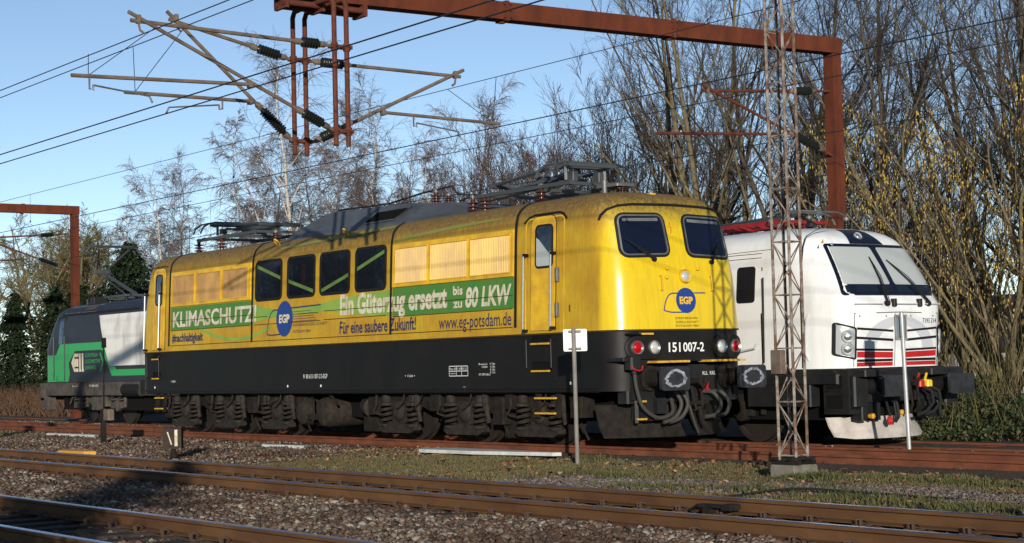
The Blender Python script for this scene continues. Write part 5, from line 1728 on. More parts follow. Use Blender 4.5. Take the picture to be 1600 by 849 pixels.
x, y = scatter(330000, -46, -6, 3.4, 13.6)
d = F.x * x + F.y * y
nearrail = np.minimum.reduce([np.abs(y - (c + s * .7535)) for c in (YA, YB) for s in (-1, 1)])
k = (nearrail > .1) & (rs.random(len(x)) < np.clip(1.25 - d / 38, .12, 1))
x, y, d = x[k], y[k], d[k]
inside = np.minimum(np.abs(y - YA), np.abs(y - YB)) < .75
lift = np.where(inside, -.01, .03)
stones('ballast', x, y, rs.uniform(.028, .05, len(x)) * rs.choice([.75, 1, 1, 1.25, 1.6], len(x)) * (1 + d / 70), STM, 'brown and grey crushed stone ballast around the two front tracks', lift)
x, y = scatter(60000, -62, -10, 13.4, 23.2)
g = vnoise(x, y, 1.6, 11)
left = np.clip((-25.5 - x) / 4, 0, 1)
k = (rs.random(len(x)) < np.where(y < 18.2, .15 + .8 * left, .5)) & (np.abs(np.abs(y - YY) - .7535) > .1)
k &= ~((x > -20) & (y < 17.2) & (y > 13.8))
x, y = x[k], y[k]
stones('verge_gravel', x, y, rs.uniform(.03, .06, len(x)) * (1 + .4 * left[k]), STM, 'mixed loose gravel on the strip in front of the yellow locomotive')
x, y = scatter(34000, -19.5, -8, 13.6, 17.6)
k = (np.abs(y - 15.4 - .10 * (x + 14)) < .75 + .6 * (vnoise(x, y, .9, 13) - .5)) & (rs.random(len(x)) < .9)
stones('mauve_gravel', x[k], y[k], rs.uniform(.03, .07, k.sum()), STP, 'patch of pale mauve gravel right of the lattice mast')

GRM = mat('grass_blade', (.1, .14, .03), .8, island=[(.055, .052, .018), (.10, .085, .035), (.16, .12, .06), (.07, .066, .022), (.20, .15, .085), (.035, .045, .013), (.12, .10, .045)])
GRB = mat('fresh_grass', (.09, .16, .03), .8, island=[(.045, .056, .016), (.068, .078, .022), (.11, .10, .042)])


def blades(name, x, y, h, m, label, lean=.5, w=.008, cat='grass'):
    n = len(x)
    a = rs.random(n) * 6.283; az = rs.random(n) * 6.283
    z = ground_z(x, y) - .01
    dx, dy = np.cos(a) * w, np.sin(a) * w
    le = h * lean * rs.random(n)
    b0 = np.stack([x - dx, y - dy, z], 1); b1 = np.stack([x + dx, y + dy, z], 1)
    mx, my = np.cos(az) * le, np.sin(az) * le
    m0 = np.stack([x - dx * .7 + mx * .35, y - dy * .7 + my * .35, z + h * .6], 1); m1 = np.stack([x + dx * .7 + mx * .35, y + dy * .7 + my * .35, z + h * .6], 1)
    t = np.stack([x + mx, y + my, z + h], 1)
    V = np.stack([b0, b1, m1, m0, t], 1).reshape(-1, 3)
    i = np.arange(n)[:, None] * 5
    o = link_mesh(name, np_mesh(name, V, [i + np.array([0, 1, 2, 3]), i + np.array([3, 2, 4])], m))
    return tag(o, label, cat, kind='stuff')

x, y = scatter(260000, -31, -9, 13.3, 18.5)
g = vnoise(x, y, 1.1, 21) * .6 + vnoise(x, y, .4, 22) * .4
dens = np.clip((x + 29.5) / 3.0, 0, 1) * np.clip((g - .2) * 3.2, .1, 1)
mauve = (x > -19.5) & (np.abs(y - 15.4 - .10 * (x + 14)) < .8)
dens = np.where(mauve, dens * .12, dens)
dens *= np.clip((18.35 - y) / .3, 0, 1) * np.clip((y - 13.35) / .25, 0, 1)
k = rs.random(len(x)) < dens
x, y = x[k], y[k]
blades('grass', x, y, rs.uniform(.02, .062, len(x)) * (.5 + vnoise(x, y, .7, 23)), GRM, 'short dry and green winter grass between the tracks')
xs2, ys2 = [], []
for cx, cy, n, r in ((-15.9, 16.6, 700, .28), (-14.2, 17.3, 700, .5), (-12.6, 17.6, 600, .5), (-13.2, 14.6, 800, .6), (-11.8, 14.3, 700, .6), (-15.3, 14.9, 500, .5), (-19.2, 15.7, 500, .4), (-49.5, 17.2, 900, 1.2), (-47.5, 17.0, 600, 1.0), (-22.2, 18.0, 300, .3), (-14.6, 15.6, 100, .12), (-16.8, 14.6, 500, .6)):
    xs2.append(rs.normal(cx, r, n)); ys2.append(rs.normal(cy, r * .4, n))
x = np.concatenate(xs2); y = np.concatenate(ys2)
blades('grass_tufts', x, y, rs.uniform(.03, .13, len(x)), GRB, 'fresh green tufts of grass near the mast foot', .9, .009)

LFM = mat('dead_leaf', (.25, .12, .05), .85, island=[(.28, .12, .05), (.18, .085, .04), (.36, .19, .09), (.40, .27, .15), (.13, .06, .03)])
x, y = scatter(9000, -30, -10, 13.6, 19.0)
k = rs.random(len(x)) < np.clip(vnoise(x, y, .8, 31) * 1.6 - .5, .04, 1) * np.where(y > 17, 1.0, .35)
x, y = x[k], y[k]; n = len(x)
a = rs.random(n) * 6.283; s = rs.uniform(.03, .055, n); z = ground_z(x, y) + rs.uniform(.02, .06, n)
t = rs.uniform(-.03, .03, (n, 4))
V = np.stack([np.stack([x + np.cos(a + q) * s * (1 if i % 2 == 0 else .55), y + np.sin(a + q) * s * (1 if i % 2 == 0 else .55), z + t[:, i]], 1) for i, q in enumerate((0, 1.57, 3.14, 4.71))], 1).reshape(-1, 3)
o = link_mesh('leaf_litter', np_mesh('leaf_litter', V, [np.arange(n)[:, None] * 4 + np.array([0, 1, 2, 3])], LFM))
tag(o, 'scattered dead brown leaves on the grass along the siding', 'leaves', kind='stuff')

# pale cable-trough slabs beside the siding
def slab(label, pts, z):
    b = B(); b.prism_z(pts, z - .06, z, .006)
    o = b.build('trough_slab', MT['slab']); tag(o, label, 'slab', 'pale slabs beside the siding')
slab('long pale slab lying on the grass in front of the yellow locomotive', [(-27.2, 18.0), (-26.7, 17.62), (-25.2, 17.7), (-23.3, 18.08), (-23.2, 18.2), (-26.4, 18.3)], -.075)
slab('short pale slab beside the siding, right of the point indicator', [(-32.9, 17.7), (-32.5, 17.5), (-31.0, 17.65), (-31.2, 17.85)], -.11)
slab('narrow pale slab at the far left end of the siding', [(-45.5, 18.0), (-45.2, 17.8), (-42.2, 17.9), (-42.4, 18.1)], -.1)
# timber edging behind the siding's near rail
b = B(); b.box(-24, -13, 18.36, 18.44, -.2, -.1); o = b.build('timber_edging', MT['wood']); tag(o, 'weathered timber edging along the grass by the rusty rail', 'edging')
# cables on the ground at the right
def cable(label, pts, r=.016, m='rubber'):
    P = catmull(pts, 8); b = B(); b.poly([(p[0], p[1], p[2]) for p in P], r, 6)
    o = b.build('black_cable', MT[m], smooth=True); tag(o, label, 'cable', 'black cables on the gravel')
def gz(x, y, d=.02): return (x, y, float(ground_z(x, y)) + d)
cable('black cable arching out of the grass beyond the front track', [gz(-15.6, 13.5), gz(-14.9, 14.0), gz(-14.2, 14.5, .09), gz(-13.6, 14.85, .06), gz(-12.0, 15.2), gz(-10.6, 15.6)])
cable('looped black cable end at the right edge', [gz(-11.7, 13.8), gz(-11.3, 14.2), gz(-10.9, 14.25, .05), gz(-10.7, 14.0), gz(-11.0, 13.75), gz(-11.4, 13.6, .05), gz(-11.55, 13.55, .1)], .02)
# ================================================================== catenary gantries, wires, mast, signs
GXM = -24.7
GAN = thing('catenary_gantry', 'rust-red steel portal gantry spanning the tracks above the locomotives', 'gantry', (GXM, 27.0, -.2))
b = B()
def hcol(b, x, y, z0, z1, w=.33, d=.34):
    for s in (-1, 1): b.box(x - w / 2, x + w / 2, y + s * d / 2 - .012, y + s * d / 2 + .012, z0, z1)
    b.box(x - .045, x + .045, y - d / 2 + .012, y + d / 2 - .012, z0, z1)
b.box(GXM - .14, GXM + .12, 26.71, 26.97, -.3, 7.74)
b.build('post', MT['corten'], GAN)
b = B(); b.box(GXM + .12, GXM + .127, 26.81, 26.87, -.2, 7.7); b.box(GXM - .20, GXM + .18, 26.62, 27.06, -.3, -.05); b.build('post_stiffener', MT['corten'], GAN)
b = B(); b.beam((GXM, 1.2, 7.46), (GXM, 26.985, 7.90), .30, .318); b.build('crossbeam', MT['corten'], GAN)
b = B()
for y in (22.3, 18.3, 8.0):
    zb = 7.90 - (26.985 - y) * .44 / 25.785
    b.box(GXM - .17, GXM + .17, y - .04, y + .04, zb - .18, zb + .18)
    for z in (zb - .12, zb, zb + .12):
        for dy in (-.07, .07): b.lathe((GXM + .15, y + dy, z), (GXM + 1, y + dy, z), [(0, .02), (.03, .02)], 6)
    b.lathe((GXM, y - .02, zb - .16), (GXM, y - .02, zb - 1.16), [(0, .06), (.05, .06)], 8)
b.build('splice_joint', MT['corten'], GAN)
b = B(); b.box(GXM - .14, GXM + .14, 1.0, 1.34, -.3, 7.30); b.build('post', MT['corten'], GAN)
HG = thing('hanging_frame', 'rusty frame of four pipes hanging below the gantry beam', 'hanging frame', (GXM, 14.5, 5.04))
for X in (-25.35, -24.0):
    for Y in (14.37, 14.60):
        b = B(); b.poly([(X, Y, 5.04), (X, Y, 7.36), (X + (.06 if X < -25 else -.06), Y, 7.45), (GXM, Y, 7.48)], .042, 10)
        b.build('hanger_pipe', MT['rust_pipe'], HG, smooth=True)
b = B()
b.tube((GXM - .12, 13.75, 7.42), (GXM - .12, 15.35, 7.42), .055, 10); b.tube((GXM + .12, 13.75, 7.44), (GXM + .12, 15.35, 7.44), .05, 10)
for y in (13.8, 14.48, 15.3):
    b.box(GXM - .2, GXM + .2, y - .03, y + .03, 7.34, 7.55); b.box(GXM - .04, GXM + .04, y - .03, y + .03, 7.5, 7.56)
b.build('hanger_bracket', MT['rust_pipe'], HG)
b = B()
for X in (-25.35, -24.0):
    for z in (5.28, 6.66):
        b.box(X - .06, X + .06, 14.29, 14.68, z - .03, z + .03)
        for Y in (14.37, 14.60):
            b.lathe((X, Y, z - .06), (X, Y, z + 1), [(0, .06), (.12, .06)], 10)
            b.lathe((X + .04, Y, z), (X + 1, Y, z), [(0, .015), (.06, .015)], 6)
b.build('pipe_clamp', MT['rust_pipe'], HG)


def ins_bar(parent, p, q, t0, t1, m='pipe', r=.032):
    """strut from p to q with a ribbed insulator between fractions t0..t1"""
    p, q = Vector(p), Vector(q)
    L = (q - p).length
    b = B()
    b.poly([p, p + (q - p) * t0], r, 8)
    b.poly([p + (q - p) * t1, q], r * .9, 8)
    o = b.build('strut', MT[m], parent, smooth=True)
    a, c = p + (q - p) * t0, p + (q - p) * t1
    l = (c - a).length
    prof = [(0, .035)]
    n = max(6, int(l / .055))
    for i in range(n):
        t = l * (.1 + .8 * i / n); d = l * .8 / n
        prof += [(t, .045), (t + d * .3, .088), (t + d * .55, .084), (t + d * .85, .045)]
    prof += [(l, .035)]
    s = B(); s.lathe(a, c, prof, 12); s.build('insulator', MT['insul_bk'], o, smooth=True, angle=60)
    e = B()
    d = (c - a).normalized()
    e.lathe(a - d * .1, c, [(0, .04), (.02, .052), (.11, .052), (.12, .04)], 10); e.lathe(c - d * .02, c + d, [(0, .052), (.09, .05), (.11, .035)], 10)
    e.build('end_fitting', MT['pipe'], o, smooth=True)
    return o


def cantilever(label, X, tip, top, low, tsi, tsl, reg, hook, arm, m='pipe', group=None):
    t = thing('cantilever', label, 'cantilever arm', (X, top[0], low[1]), group)
    sg = 1 if top[0] > tip[0] else -1
    ins_bar(t, (X, tip[0], tip[1] - .06), (X, top[0], top[1]), tsi[0], tsi[1], m)
    ins_bar(t, (X + .03, tip[0] - sg * .05, tip[1] + .06), (X + .03, low[0], low[1]), tsl[0], tsl[1], m)
    b = B(); b.poly([(X + .06, reg[0][0], reg[0][1]), (X + .06, reg[1][0], reg[1][1])], .03, 8)
    ro = b.build('registration_tube', MT[m], t, smooth=True)
    b = B()
    hy, hz = hook
    b.poly([(X + .06, hy, hz + .02), (X + .06, hy, hz - .16), (X + .06, hy + .06 * arm, hz - .17), (X + .06, hy + .06 * arm, hz - .10)], .018, 6)
    b.poly([(X + .06, hy + .06 * arm, hz - .10), (X + .06, hy + arm * .95, hz - .2), (X + .06, hy + arm * 1.0, hz - .3)], .015, 6)
    b.build('steady_arm', MT['alu'], ro)
    b = B()
    b.cbox(X - .035, X + .06, tip[0] + sg * .12 - .03, tip[0] + sg * .12 + .03, tip[1] - .10, tip[1] + .03, .01)
    b.poly([(X + .02, tip[0] + sg * .12, tip[1] - .1), (X + .02, tip[0] + sg * .14, tip[1] - .2), (X + .02, tip[0] + sg * .2, tip[1] - .24)], .02, 6)
    b.cbox(X - .03, X + .09, reg[1][0] - .035, reg[1][0] + .035, reg[1][1] - .045, reg[1][1] + .045, .01)
    b.build('clamp', MT['pipe'], t)
    return t

cantilever('left-pointing cantilever arm on the nearer pair of hanging pipes', -24.0, (10.83, 6.80), (14.32, 6.67), (14.32, 5.28), (.83, .94), (.83, .95), ((9.86, 5.82), (12.81, 5.91)), (10.14, 5.80), 1)
cantilever('left-pointing cantilever arm on the farther pair of hanging pipes', -25.35, (12.1, 7.18), (14.3, 6.66), (14.3, 5.28), (.71, .93), (.74, .95), ((11.29, 5.87), (13.53, 5.88)), (13.0, 5.88), -1)
cantilever('right-pointing cantilever arm reaching from the hanging pipes over the yellow locomotive', -25.35, (17.8, 6.70), (14.66, 6.66), (14.66, 5.26), (.77, .94), (.80, .95), ((18.61, 5.83), (16.12, 5.87)), (16.73, 5.83), 1)
P1 = cantilever('rusty cantilever arm on the right-hand gantry post, behind the lattice mast', -24.7, (23.12, 6.75), (26.70, 6.95), (26.70, 5.60), (.70, .86), (.68, .90), ((21.85, 5.77), (25.1, 5.95)), (22.21, 5.80), 1, 'rust_pipe')

# far gantry: portal leg and beam end
FG = thing('catenary_gantry', 'small rust-red gantry far off at the left edge of the yard', 'gantry', (-63.0, 26.0, -.2))
b = B(); b.box(-63.13, -62.87, 25.88, 26.14, -.3, 7.6); b.build('post', MT['corten'], FG)
b = B(); b.box(-63.15, -62.85, 1.0, 26.165, 7.602, 7.92); b.build('crossbeam', MT['corten'], FG)
b = B(); b.box(-63.17, -62.83, 23.9, 24.0, 7.58, 7.94); b.build('splice_joint', MT['corten'], FG)
b = B(); b.box(-63.16, -62.84, .7, 1.03, -.3, 7.6); b.build('post', MT['corten'], FG)

def copy_tree(o, parent, off):
    c = o.copy(); C.objects.link(c)
    c.parent = parent
    if parent is None: c.location = o.location + off
    for ch in o.children: copy_tree(ch, c, off)
    return c
P2 = copy_tree(P1, None, Vector((-38.3, -1.0, -.1))); P2['label'] = 'rusty cantilever arm on the far gantry post at the left edge'
P1['group'] = P2['group'] = 'cantilever arms on gantry posts'

def wire(label, Y, z, r=.009, x0=-150, x1=20, drops=(), zb=None, z2=None, group='overhead wires along the tracks', dz=0):
    """overhead wire along the tracks, with its droppers"""
    t_ = B()
    N = 24
    pts = []
    for i in range(N + 1):
        x = x0 + (x1 - x0) * i / N
        pts.append((x, Y, z + dz * (x + 25)))
    t_.poly(pts, r, 5)
    o = t_.build('overhead_wire', MT['wire']); tag(o, label, 'wire', group)
    if drops:
        d = B()
        for x in drops:
            d.tube((x, Y, z + dz * (x + 25)), (x, Y if z2 is None else z2, zb), .005, 4)
            d.cbox(x - .015, x + .015, (Y if z2 is None else z2) - .015, (Y if z2 is None else z2) + .015, zb, zb + .05, .004)
        d.build('dropper', MT['wire'], o)
    return o
wire('upper wire over the foreground tracks ending at the nearer left cantilever tip', 11.05, 6.56, .009, drops=(-44, -38), zb=5.4)
wire('upper wire over the foreground tracks touching the farther left cantilever tip', 12.2, 6.95, .009, drops=(-41, -36), zb=5.66)
wire('heavy contact wire nearest the camera, crossing the hanging pipes', 11.08, 5.42, .011)
wire('second heavy contact wire, below the nearest one', 12.25, 5.66, .011)
wire('thin upper wire carrying the wire above the yellow locomotive', 17.72, 6.45, .007, drops=(-46, -34, -19.5), zb=5.68)
wire('contact wire running above the yellow locomotive roof', 18.1, 5.66, .010)
wire('upper wire passing the tip of the right-hand post cantilever', 23.2, 6.47, .009, drops=(-46, -33, -15), zb=5.42)
wire('contact wire above the white locomotive', 22.9, 5.42, .009)
# inclined hangers of the registration tubes
for lab, X, Y, z, y2, z2, dx in (('slanting steel stay beside the left cantilever', -24.0, 10.15, 5.85, 11.0, 6.56, -2.0), ('slanting stay beside the farther left cantilever', -25.35, 11.5, 5.9, 12.2, 6.95, -1.6), ('slanting stay at the end of the right cantilever', -25.35, 18.5, 5.85, 17.72, 6.45, 1.2)):
    b = B(); b.tube((X, Y, z), (X + dx, y2, z2), .006, 4); b.tube((X, Y, z), (X - dx * .25, y2, z2), .006, 4)
    o = b.build('stay_wire', MT['wire']); tag(o, lab, 'wire')

# lattice mast
MX, MY, mh, hw = -16.55, 16.95, 9.2, .135
MS = thing('lattice_mast', 'slim flaking rusty lattice mast on a concrete block before the white locomotive', 'lattice mast', (MX, MY, .0))
ra = rad(10)
def mp_(a, c, z): return (MX + (a * math.cos(ra) - c * math.sin(ra)) * hw, MY + (a * math.sin(ra) + c * math.cos(ra)) * hw, z)
cor = [(-1, -1), (1, -1), (1, 1), (-1, 1)]
for a, c in cor:
    b = B(); b.poly([mp_(a, c, .06), mp_(a, c, mh)], .021, 6); b.build('mast_leg', MT['mast'], MS)
step = .36; k = 0; z = .12
while z < mh - step:
    b = B()
    for i in range(4):
        p, q = cor[i], cor[(i + 1) % 4]
        if (k + i) % 2: p, q = q, p
        b.tube(mp_(p[0], p[1], z), mp_(q[0], q[1], z + step), .009, 5)
        if k % 2 == 0: b.tube(mp_(cor[i][0] * 1.03, cor[i][1] * 1.03, z), mp_(cor[(i + 1) % 4][0] * 1.03, cor[(i + 1) % 4][1] * 1.03, z), .009, 5)
    b.build('lattice_brace', MT['mast'], MS)
    z += step; k += 1
b = B(); b.cbox(MX - .12, MX + .08, MY - .26, MY - .16, 1.22, 1.54, .01); b.build('junction_plate', MT['pipe'], MS)
b = B()
for dy in (-.2, .2): b.box(MX - .24, MX + .24, MY + dy * .7 - .04, MY + dy * .7 + .04, .0, .06)
for dx in (-.2, .2): b.box(MX + dx * .7 - .035, MX + dx * .7 + .035, MY - .24, MY + .24, .061, .10)
b.build('foot_frame', MT['gear'], MS)
b = B(); b.cbox(MX - .23, MX + .23, MY - .23, MY + .23, -.6, -.002, .02); b.build('foundation_block', MT['concrete'], MS)

# sign posts seen from behind, and a board post on the far side
SG = thing('track_sign', 'square white sign board on a grey post in front of the yellow locomotive', 'sign', (-21.2, 16.9, -.15))
b = B(); b.poly([(-21.18, 16.93, -.3), (-21.13, 16.88, 1.98)], .033, 10); b.build('post', MT['postgrey'], SG, smooth=True)
fx = Vector((.60, .80, 0))     # board lies across the line of sight
def brd(b, c, w, h, t, n=(.8, -.6, 0)):
    c = Vector(c); n = Vector(n); s = Vector((-n.y, n.x, 0))
    lp = rr(-w / 2, w / 2, -h / 2, h / 2, .02, 3)
    pl = lambda u, v, o2: tuple(c + s * u + Vector((0, 0, v)) + n * o2)
    b.plate(lp, pl, -t, 0, 1); b.plate(lp, pl, 0, -t, 1)
b = B(); brd(b, (-21.17, 16.94, 1.79), .37, .345, .006); b.build('sign_board', MT['signwhite'], SG)
b = B()
for z in (1.66, 1.93):
    b.beam((-21.13 - .06, 16.9 - .08, z), (-21.13 + .06, 16.9 + .08, z), .03, .03)
    b.lathe((-21.135, 16.885, z - .015), (-21.135, 16.885, z + 1), [(0, .04), (.03, .04)], 10)
b.build('bracket', MT['postgrey'], SG)
SG2 = thing('track_sign', 'small sign board seen from behind on a galvanised post before the white locomotive nose', 'sign', (-18.8, 21.9, -.15))
b = B(); b.poly([(-18.8, 21.92, -.3), (-18.85, 21.9, 2.12)], .035, 10); b.build('post', MT['galv'], SG2, smooth=True)
b = B(); c = Vector((-18.90, 21.93, 1.88))
brd(b, c, .19, .42, .03, (.93, -.37, 0)); b.build('sign_board', MT['signback'], SG2)
b = B(); n_ = Vector((.93, -.37, 0)); s_ = Vector((.37, .93, 0))
for u in (-.095, .095): b.beam(c + s_ * u + Vector((0, 0, -.21)) + n_ * .01, c + s_ * u + Vector((0, 0, .21)) + n_ * .01, .02, .05)
for z in (-.19, .19): b.beam(c + s_ * -.1 + Vector((0, 0, z)) + n_ * .03, c + s_ * .1 + Vector((0, 0, z)) + n_ * .03, .03, .03)
b.build('bracket', MT['postgrey'], SG2)
# point indicator lantern
PL = thing('point_indicator', 'dark brown box lantern with an upright and a slanting white bar on a short stem', 'point indicator', (-30.45, 14.5, -.15))
b = B()
c0, c1 = (-30.45, 14.5), .2
a_ = rad(57)
def rot(x, y): return (c0[0] + x * math.cos(a_) - y * math.sin(a_), c0[1] + x * math.sin(a_) + y * math.cos(a_))
sq = [rot(-.17, -.17), rot(.17, -.17), rot(.17, .17), rot(-.17, .17)]
LM = mat('lantern_brown', (.045, .03, .022), .75, col2=(.025, .018, .014), scale=6)
b.prism_z(sq, .0, .39, .01); b.prism_z([(c0[0] + (p[0] - c0[0]) * 1.1, c0[1] + (p[1] - c0[1]) * 1.1) for p in sq], .391, .41, .004)
b.build('lantern_box', LM, PL)
b = B(); b.lathe((c0[0], c0[1], -.3), (c0[0], c0[1], .7), [(0, .05), (.12, .05), (.14, .08), (.2, .06), (.29, .04)], 10); b.build('stem', MT['gear'], PL)
def lpn(u, v, o2): p = rot(u, -.17 - o2); return (p[0], p[1], v)
def lpx(u, v, o2): p = rot(.17 + o2, u); return (p[0], p[1], v)
bars = mat('lantern_bar', (.62, .56, .42), .6, col2=(.4, .33, .22), scale=14)
b = B(); b.plate(grow_loop([(.045, .05), (.10, .05), (.10, .36), (.045, .36)], .0), lpn, 0, .006, 1); b.build('white_bar', bars, PL)
b = B(); b.plate([(-.10, .32), (-.075, .32), (.0, .08), (-.025, .08)], lpn, 0, .006, 1); b.build('white_bar', bars, PL)
# small post with a box by the siding
SP = thing('marker_post', 'thin dark marker post with a pale box in front of the far green locomotive', 'post', (-39.05, 16.8, -.15))
b = B(); b.poly([(-39.08, 16.8, -.3), (-39.0, 16.8, 2.2)], .02, 6); b.box(-39.14, -39.02, 16.75, 16.85, -.3, .62); b.cbox(-39.05, -38.93, 16.76, 16.84, 2.08, 2.32, .01); b.build('post', MT['gear'], SP)
b = B(); b.cbox(-38.9, -38.6, 16.72, 16.88, .36, .62, .02); b.build('box', MT['pipe'], SP)
# orange cover and rail contact
b = B(); b.prism_z([(-33.6, 13.5), (-33.2, 13.3), (-32.2, 13.42), (-32.0, 13.6), (-32.7, 13.8), (-33.5, 13.72)], -.13, -.045, .02)
o = b.build('orange_cover', MT['orange']); tag(o, 'low orange cover lying on the gravel beside the foreground rail', 'cover')
RC = thing('rail_contact', 'small dark rail contact bolted inside the foreground rail', 'rail contact', (-12.9, 12.1, -.12))
b = B(); b.cbox(-13.15, -12.62, 12.02, 12.14, -.06, -.03, .01); b.box(-13.05, -12.95, 12.03, 12.13, -.13, -.06); b.cbox(-12.75, -12.6, 12.0, 12.15, -.075, -.015, .01); b.build('contact_plate', MT['gear'], RC)
b = B(); b.poly([(-13.15, 12.08, -.05), (-13.3, 12.1, -.1), (-13.25, 12.15, -.16)], .02, 6); b.build('contact_cable', MT['rubber'], RC)
# ================================================================== trees and bushes
def unit(v): return v / np.maximum(np.linalg.norm(v, axis=-1, keepdims=True), 1e-9)


def branch_lines(r, S0, D, L, k, wig, trop, R0, tip):
    """polylines for n branches at once -> points (n,k+1,3), radii (n,k+1)"""
    n = len(S0)
    P = np.empty((n, k + 1, 3)); P[:, 0] = S0
    d = unit(D.copy())
    for i in range(k):
        d = unit(d + r.normal(0, wig, (n, 3)) + np.array([0, 0, trop]))
        P[:, i + 1] = P[:, i] + d * (L / k)[:, None]
    t = np.linspace(0, 1, k + 1)[None]
    return P, R0[:, None] * (1 - t * (1 - tip))


def tube_arrays(P, R, sides):
    n, m, _ = P.shape
    T = np.empty_like(P); T[:, 1:-1] = P[:, 2:] - P[:, :-2]; T[:, 0] = P[:, 1] - P[:, 0]; T[:, -1] = P[:, -1] - P[:, -2]
    T = unit(T)
    O = unit(P[:, -1] - P[:, 0])
    a = np.where(np.abs(O[:, 2:3]) < .9, np.array([[0, 0, 1.]]), np.array([[1., 0, 0]]))
    U0 = unit(np.cross(O, a))[:, None, :]
    U = unit(U0 - T * (T * U0).sum(-1, keepdims=True)); Wv = np.cross(T, U)
    an = np.arange(sides) * 2 * math.pi / sides
    V = P[:, :, None] + (U[:, :, None] * np.cos(an)[None, None, :, None] + Wv[:, :, None] * np.sin(an)[None, None, :, None]) * R[:, :, None, None]
    i = (np.arange(n) * m * sides)[:, None, None] + (np.arange(m - 1) * sides)[None, :, None]
    s = np.arange(sides)[None, None]; s2 = (np.arange(sides) + 1) % sides
    Fq = np.stack([i + s, i + s2[None, None], i + sides + s2[None, None], i + sides + s], -1).reshape(-1, 4)
    return V.reshape(-1, 3), Fq


def tree_arrays(seed, stems, levels):
    """stems = list of (start, dir, length, radius); levels = dicts. returns per-level (P,R)"""
    r = np.random.default_rng(seed)
    S0 = np.array([s[0] for s in stems], float); D = np.array([s[1] for s in stems], float)
    L = np.array([s[2] for s in stems], float); R0 = np.array([s[3] for s in stems], float)
    out = []
    lv = levels[0]
    P, R = branch_lines(r, S0, D, L, lv['k'], lv['wig'], lv['trop'], R0, lv.get('tip', .15))
    out.append((P, R, lv['sides']))
    for lv in levels[1:]:
        n, m = P.shape[:2]
        c = lv['n']
        par = np.repeat(np.arange(n), c)
        t = np.clip(lv['t0'] + (1 - lv['t0']) * (np.tile(np.arange(c), n) + r.random(n * c)) / c, 0, .999)
        f = t * (m - 1); i = f.astype(int); fr = (f - i)[:, None]
        pos = P[par, i] * (1 - fr) + P[par, i + 1] * fr
        tan = unit(P[par, i + 1] - P[par, i])
        rv = r.normal(0, 1, (n * c, 3)); perp = unit(rv - tan * (rv * tan).sum(-1, keepdims=True))
        ang = np.radians(r.uniform(lv['a'][0], lv['a'][1], n * c))[:, None]
        D = tan * np.cos(ang) + perp * np.sin(ang) + np.array([0, 0, lv.get('up', 0)])
        Lp = np.linalg.norm(np.diff(P, axis=1), axis=-1).sum(1)
        L = Lp[par] * lv['ratio'] * (1.15 - lv.get('fall', .6) * t) * r.uniform(.6, 1.25, n * c)
        if 'lmax' in lv: L = np.minimum(L, lv['lmax'] * r.uniform(.6, 1.1, n * c))
        rr_ = R[par, i] * (1 - fr[:, 0]) + R[par, i + 1] * fr[:, 0]
        R0 = np.minimum(rr_ * lv.get('rk', .6), lv.get('rmax', 9)); R0 = np.maximum(R0, lv.get('rmin', .003))
        P, R = branch_lines(r, pos, D, L, lv['k'], lv['wig'], lv['trop'], R0, lv.get('tip', .3))
        out.append((P, R, lv['sides']))
    return out


def tree_meshes(name, seed, stems, levels, m_trunk, m_crown, split=2):
    lv = tree_arrays(seed, stems, levels)
    res = []
    for part, sel, m in (('trunk', lv[:split], m_trunk), ('crown', lv[split:], m_crown)):
        Vs, Fs, off = [], [], 0
        for P, R, s in sel:
            V, Fq = tube_arrays(P, R, s); Vs.append(V); Fs.append(Fq + off); off += len(V)
        res.append(np_mesh(part, np.concatenate(Vs), [np.concatenate(Fs)], m, True))
    return res, lv


BARK = mat('tree_bark', (.105, .085, .06), .9, col2=(.055, .045, .034), scale=6, stretch=(3, 3, .6))
BARKG = mat('lichen_bark', (.20, .16, .085), .9, col2=(.09, .072, .045), scale=5, stretch=(3, 3, .8))
TWIG = mat('brown_twig', (.088, .068, .050), .85, col2=(.05, .038, .030), scale=2)
TWIGR = mat('red_brown_twig', (.105, .062, .048), .85, col2=(.055, .033, .028), scale=2)
BIRCH = mat('birch_bark', (.48, .43, .38), .8, col2=(.10, .085, .075), scale=5, lo=.45, hi=.66, stretch=(2, 2, 1.2))
BIRCHT = mat('birch_twig', (.20, .165, .155), .85, col2=(.11, .085, .08), scale=2)
LICH = mat('lichen_twig', (.19, .16, .06), .9, col2=(.10, .08, .04), scale=2)

rt = random.Random(8)
def stems_fan(n, h, r, spread, lean=(0, 0)):
    o = []
    for i in range(n):
        a = 2 * math.pi * i / n + rt.uniform(-.4, .4)
        s = spread * rt.uniform(.35, 1)
        d = (math.cos(a) * s + lean[0], math.sin(a) * s + lean[1], 1)
        o.append(((math.cos(a) * .18, math.sin(a) * .18, -.3), d, h * rt.uniform(.8, 1.05), r * rt.uniform(.7, 1.1)))
    return o

L1 = dict(k=10, wig=.07, trop=.02, sides=7)
TPL = {}
# broad many-stemmed tree
TPL['spread'] = tree_meshes('spread', 11, stems_fan(7, 13.5, .15, .62), [dict(k=12, wig=.06, trop=.03, sides=7, tip=.12),
    dict(n=9, t0=.22, a=(18, 42), up=.15, ratio=.46, k=7, wig=.08, trop=.03, sides=5, rk=.55),
    dict(n=9, t0=.15, a=(20, 50), up=.1, ratio=.46, k=5, wig=.10, trop=.03, sides=4, rk=.5, rmin=.008),
    dict(n=7, t0=.1, a=(22, 55), up=.1, ratio=.5, k=3, wig=.12, trop=.03, sides=3, rk=.55, rmin=.0045, rmax=.0085),
    dict(n=4, t0=.15, a=(25, 55), up=.05, ratio=.5, k=2, wig=.12, trop=.02, sides=3, rk=.6, rmin=.0032, rmax=.005, lmax=.5)], BARKG, TWIG)
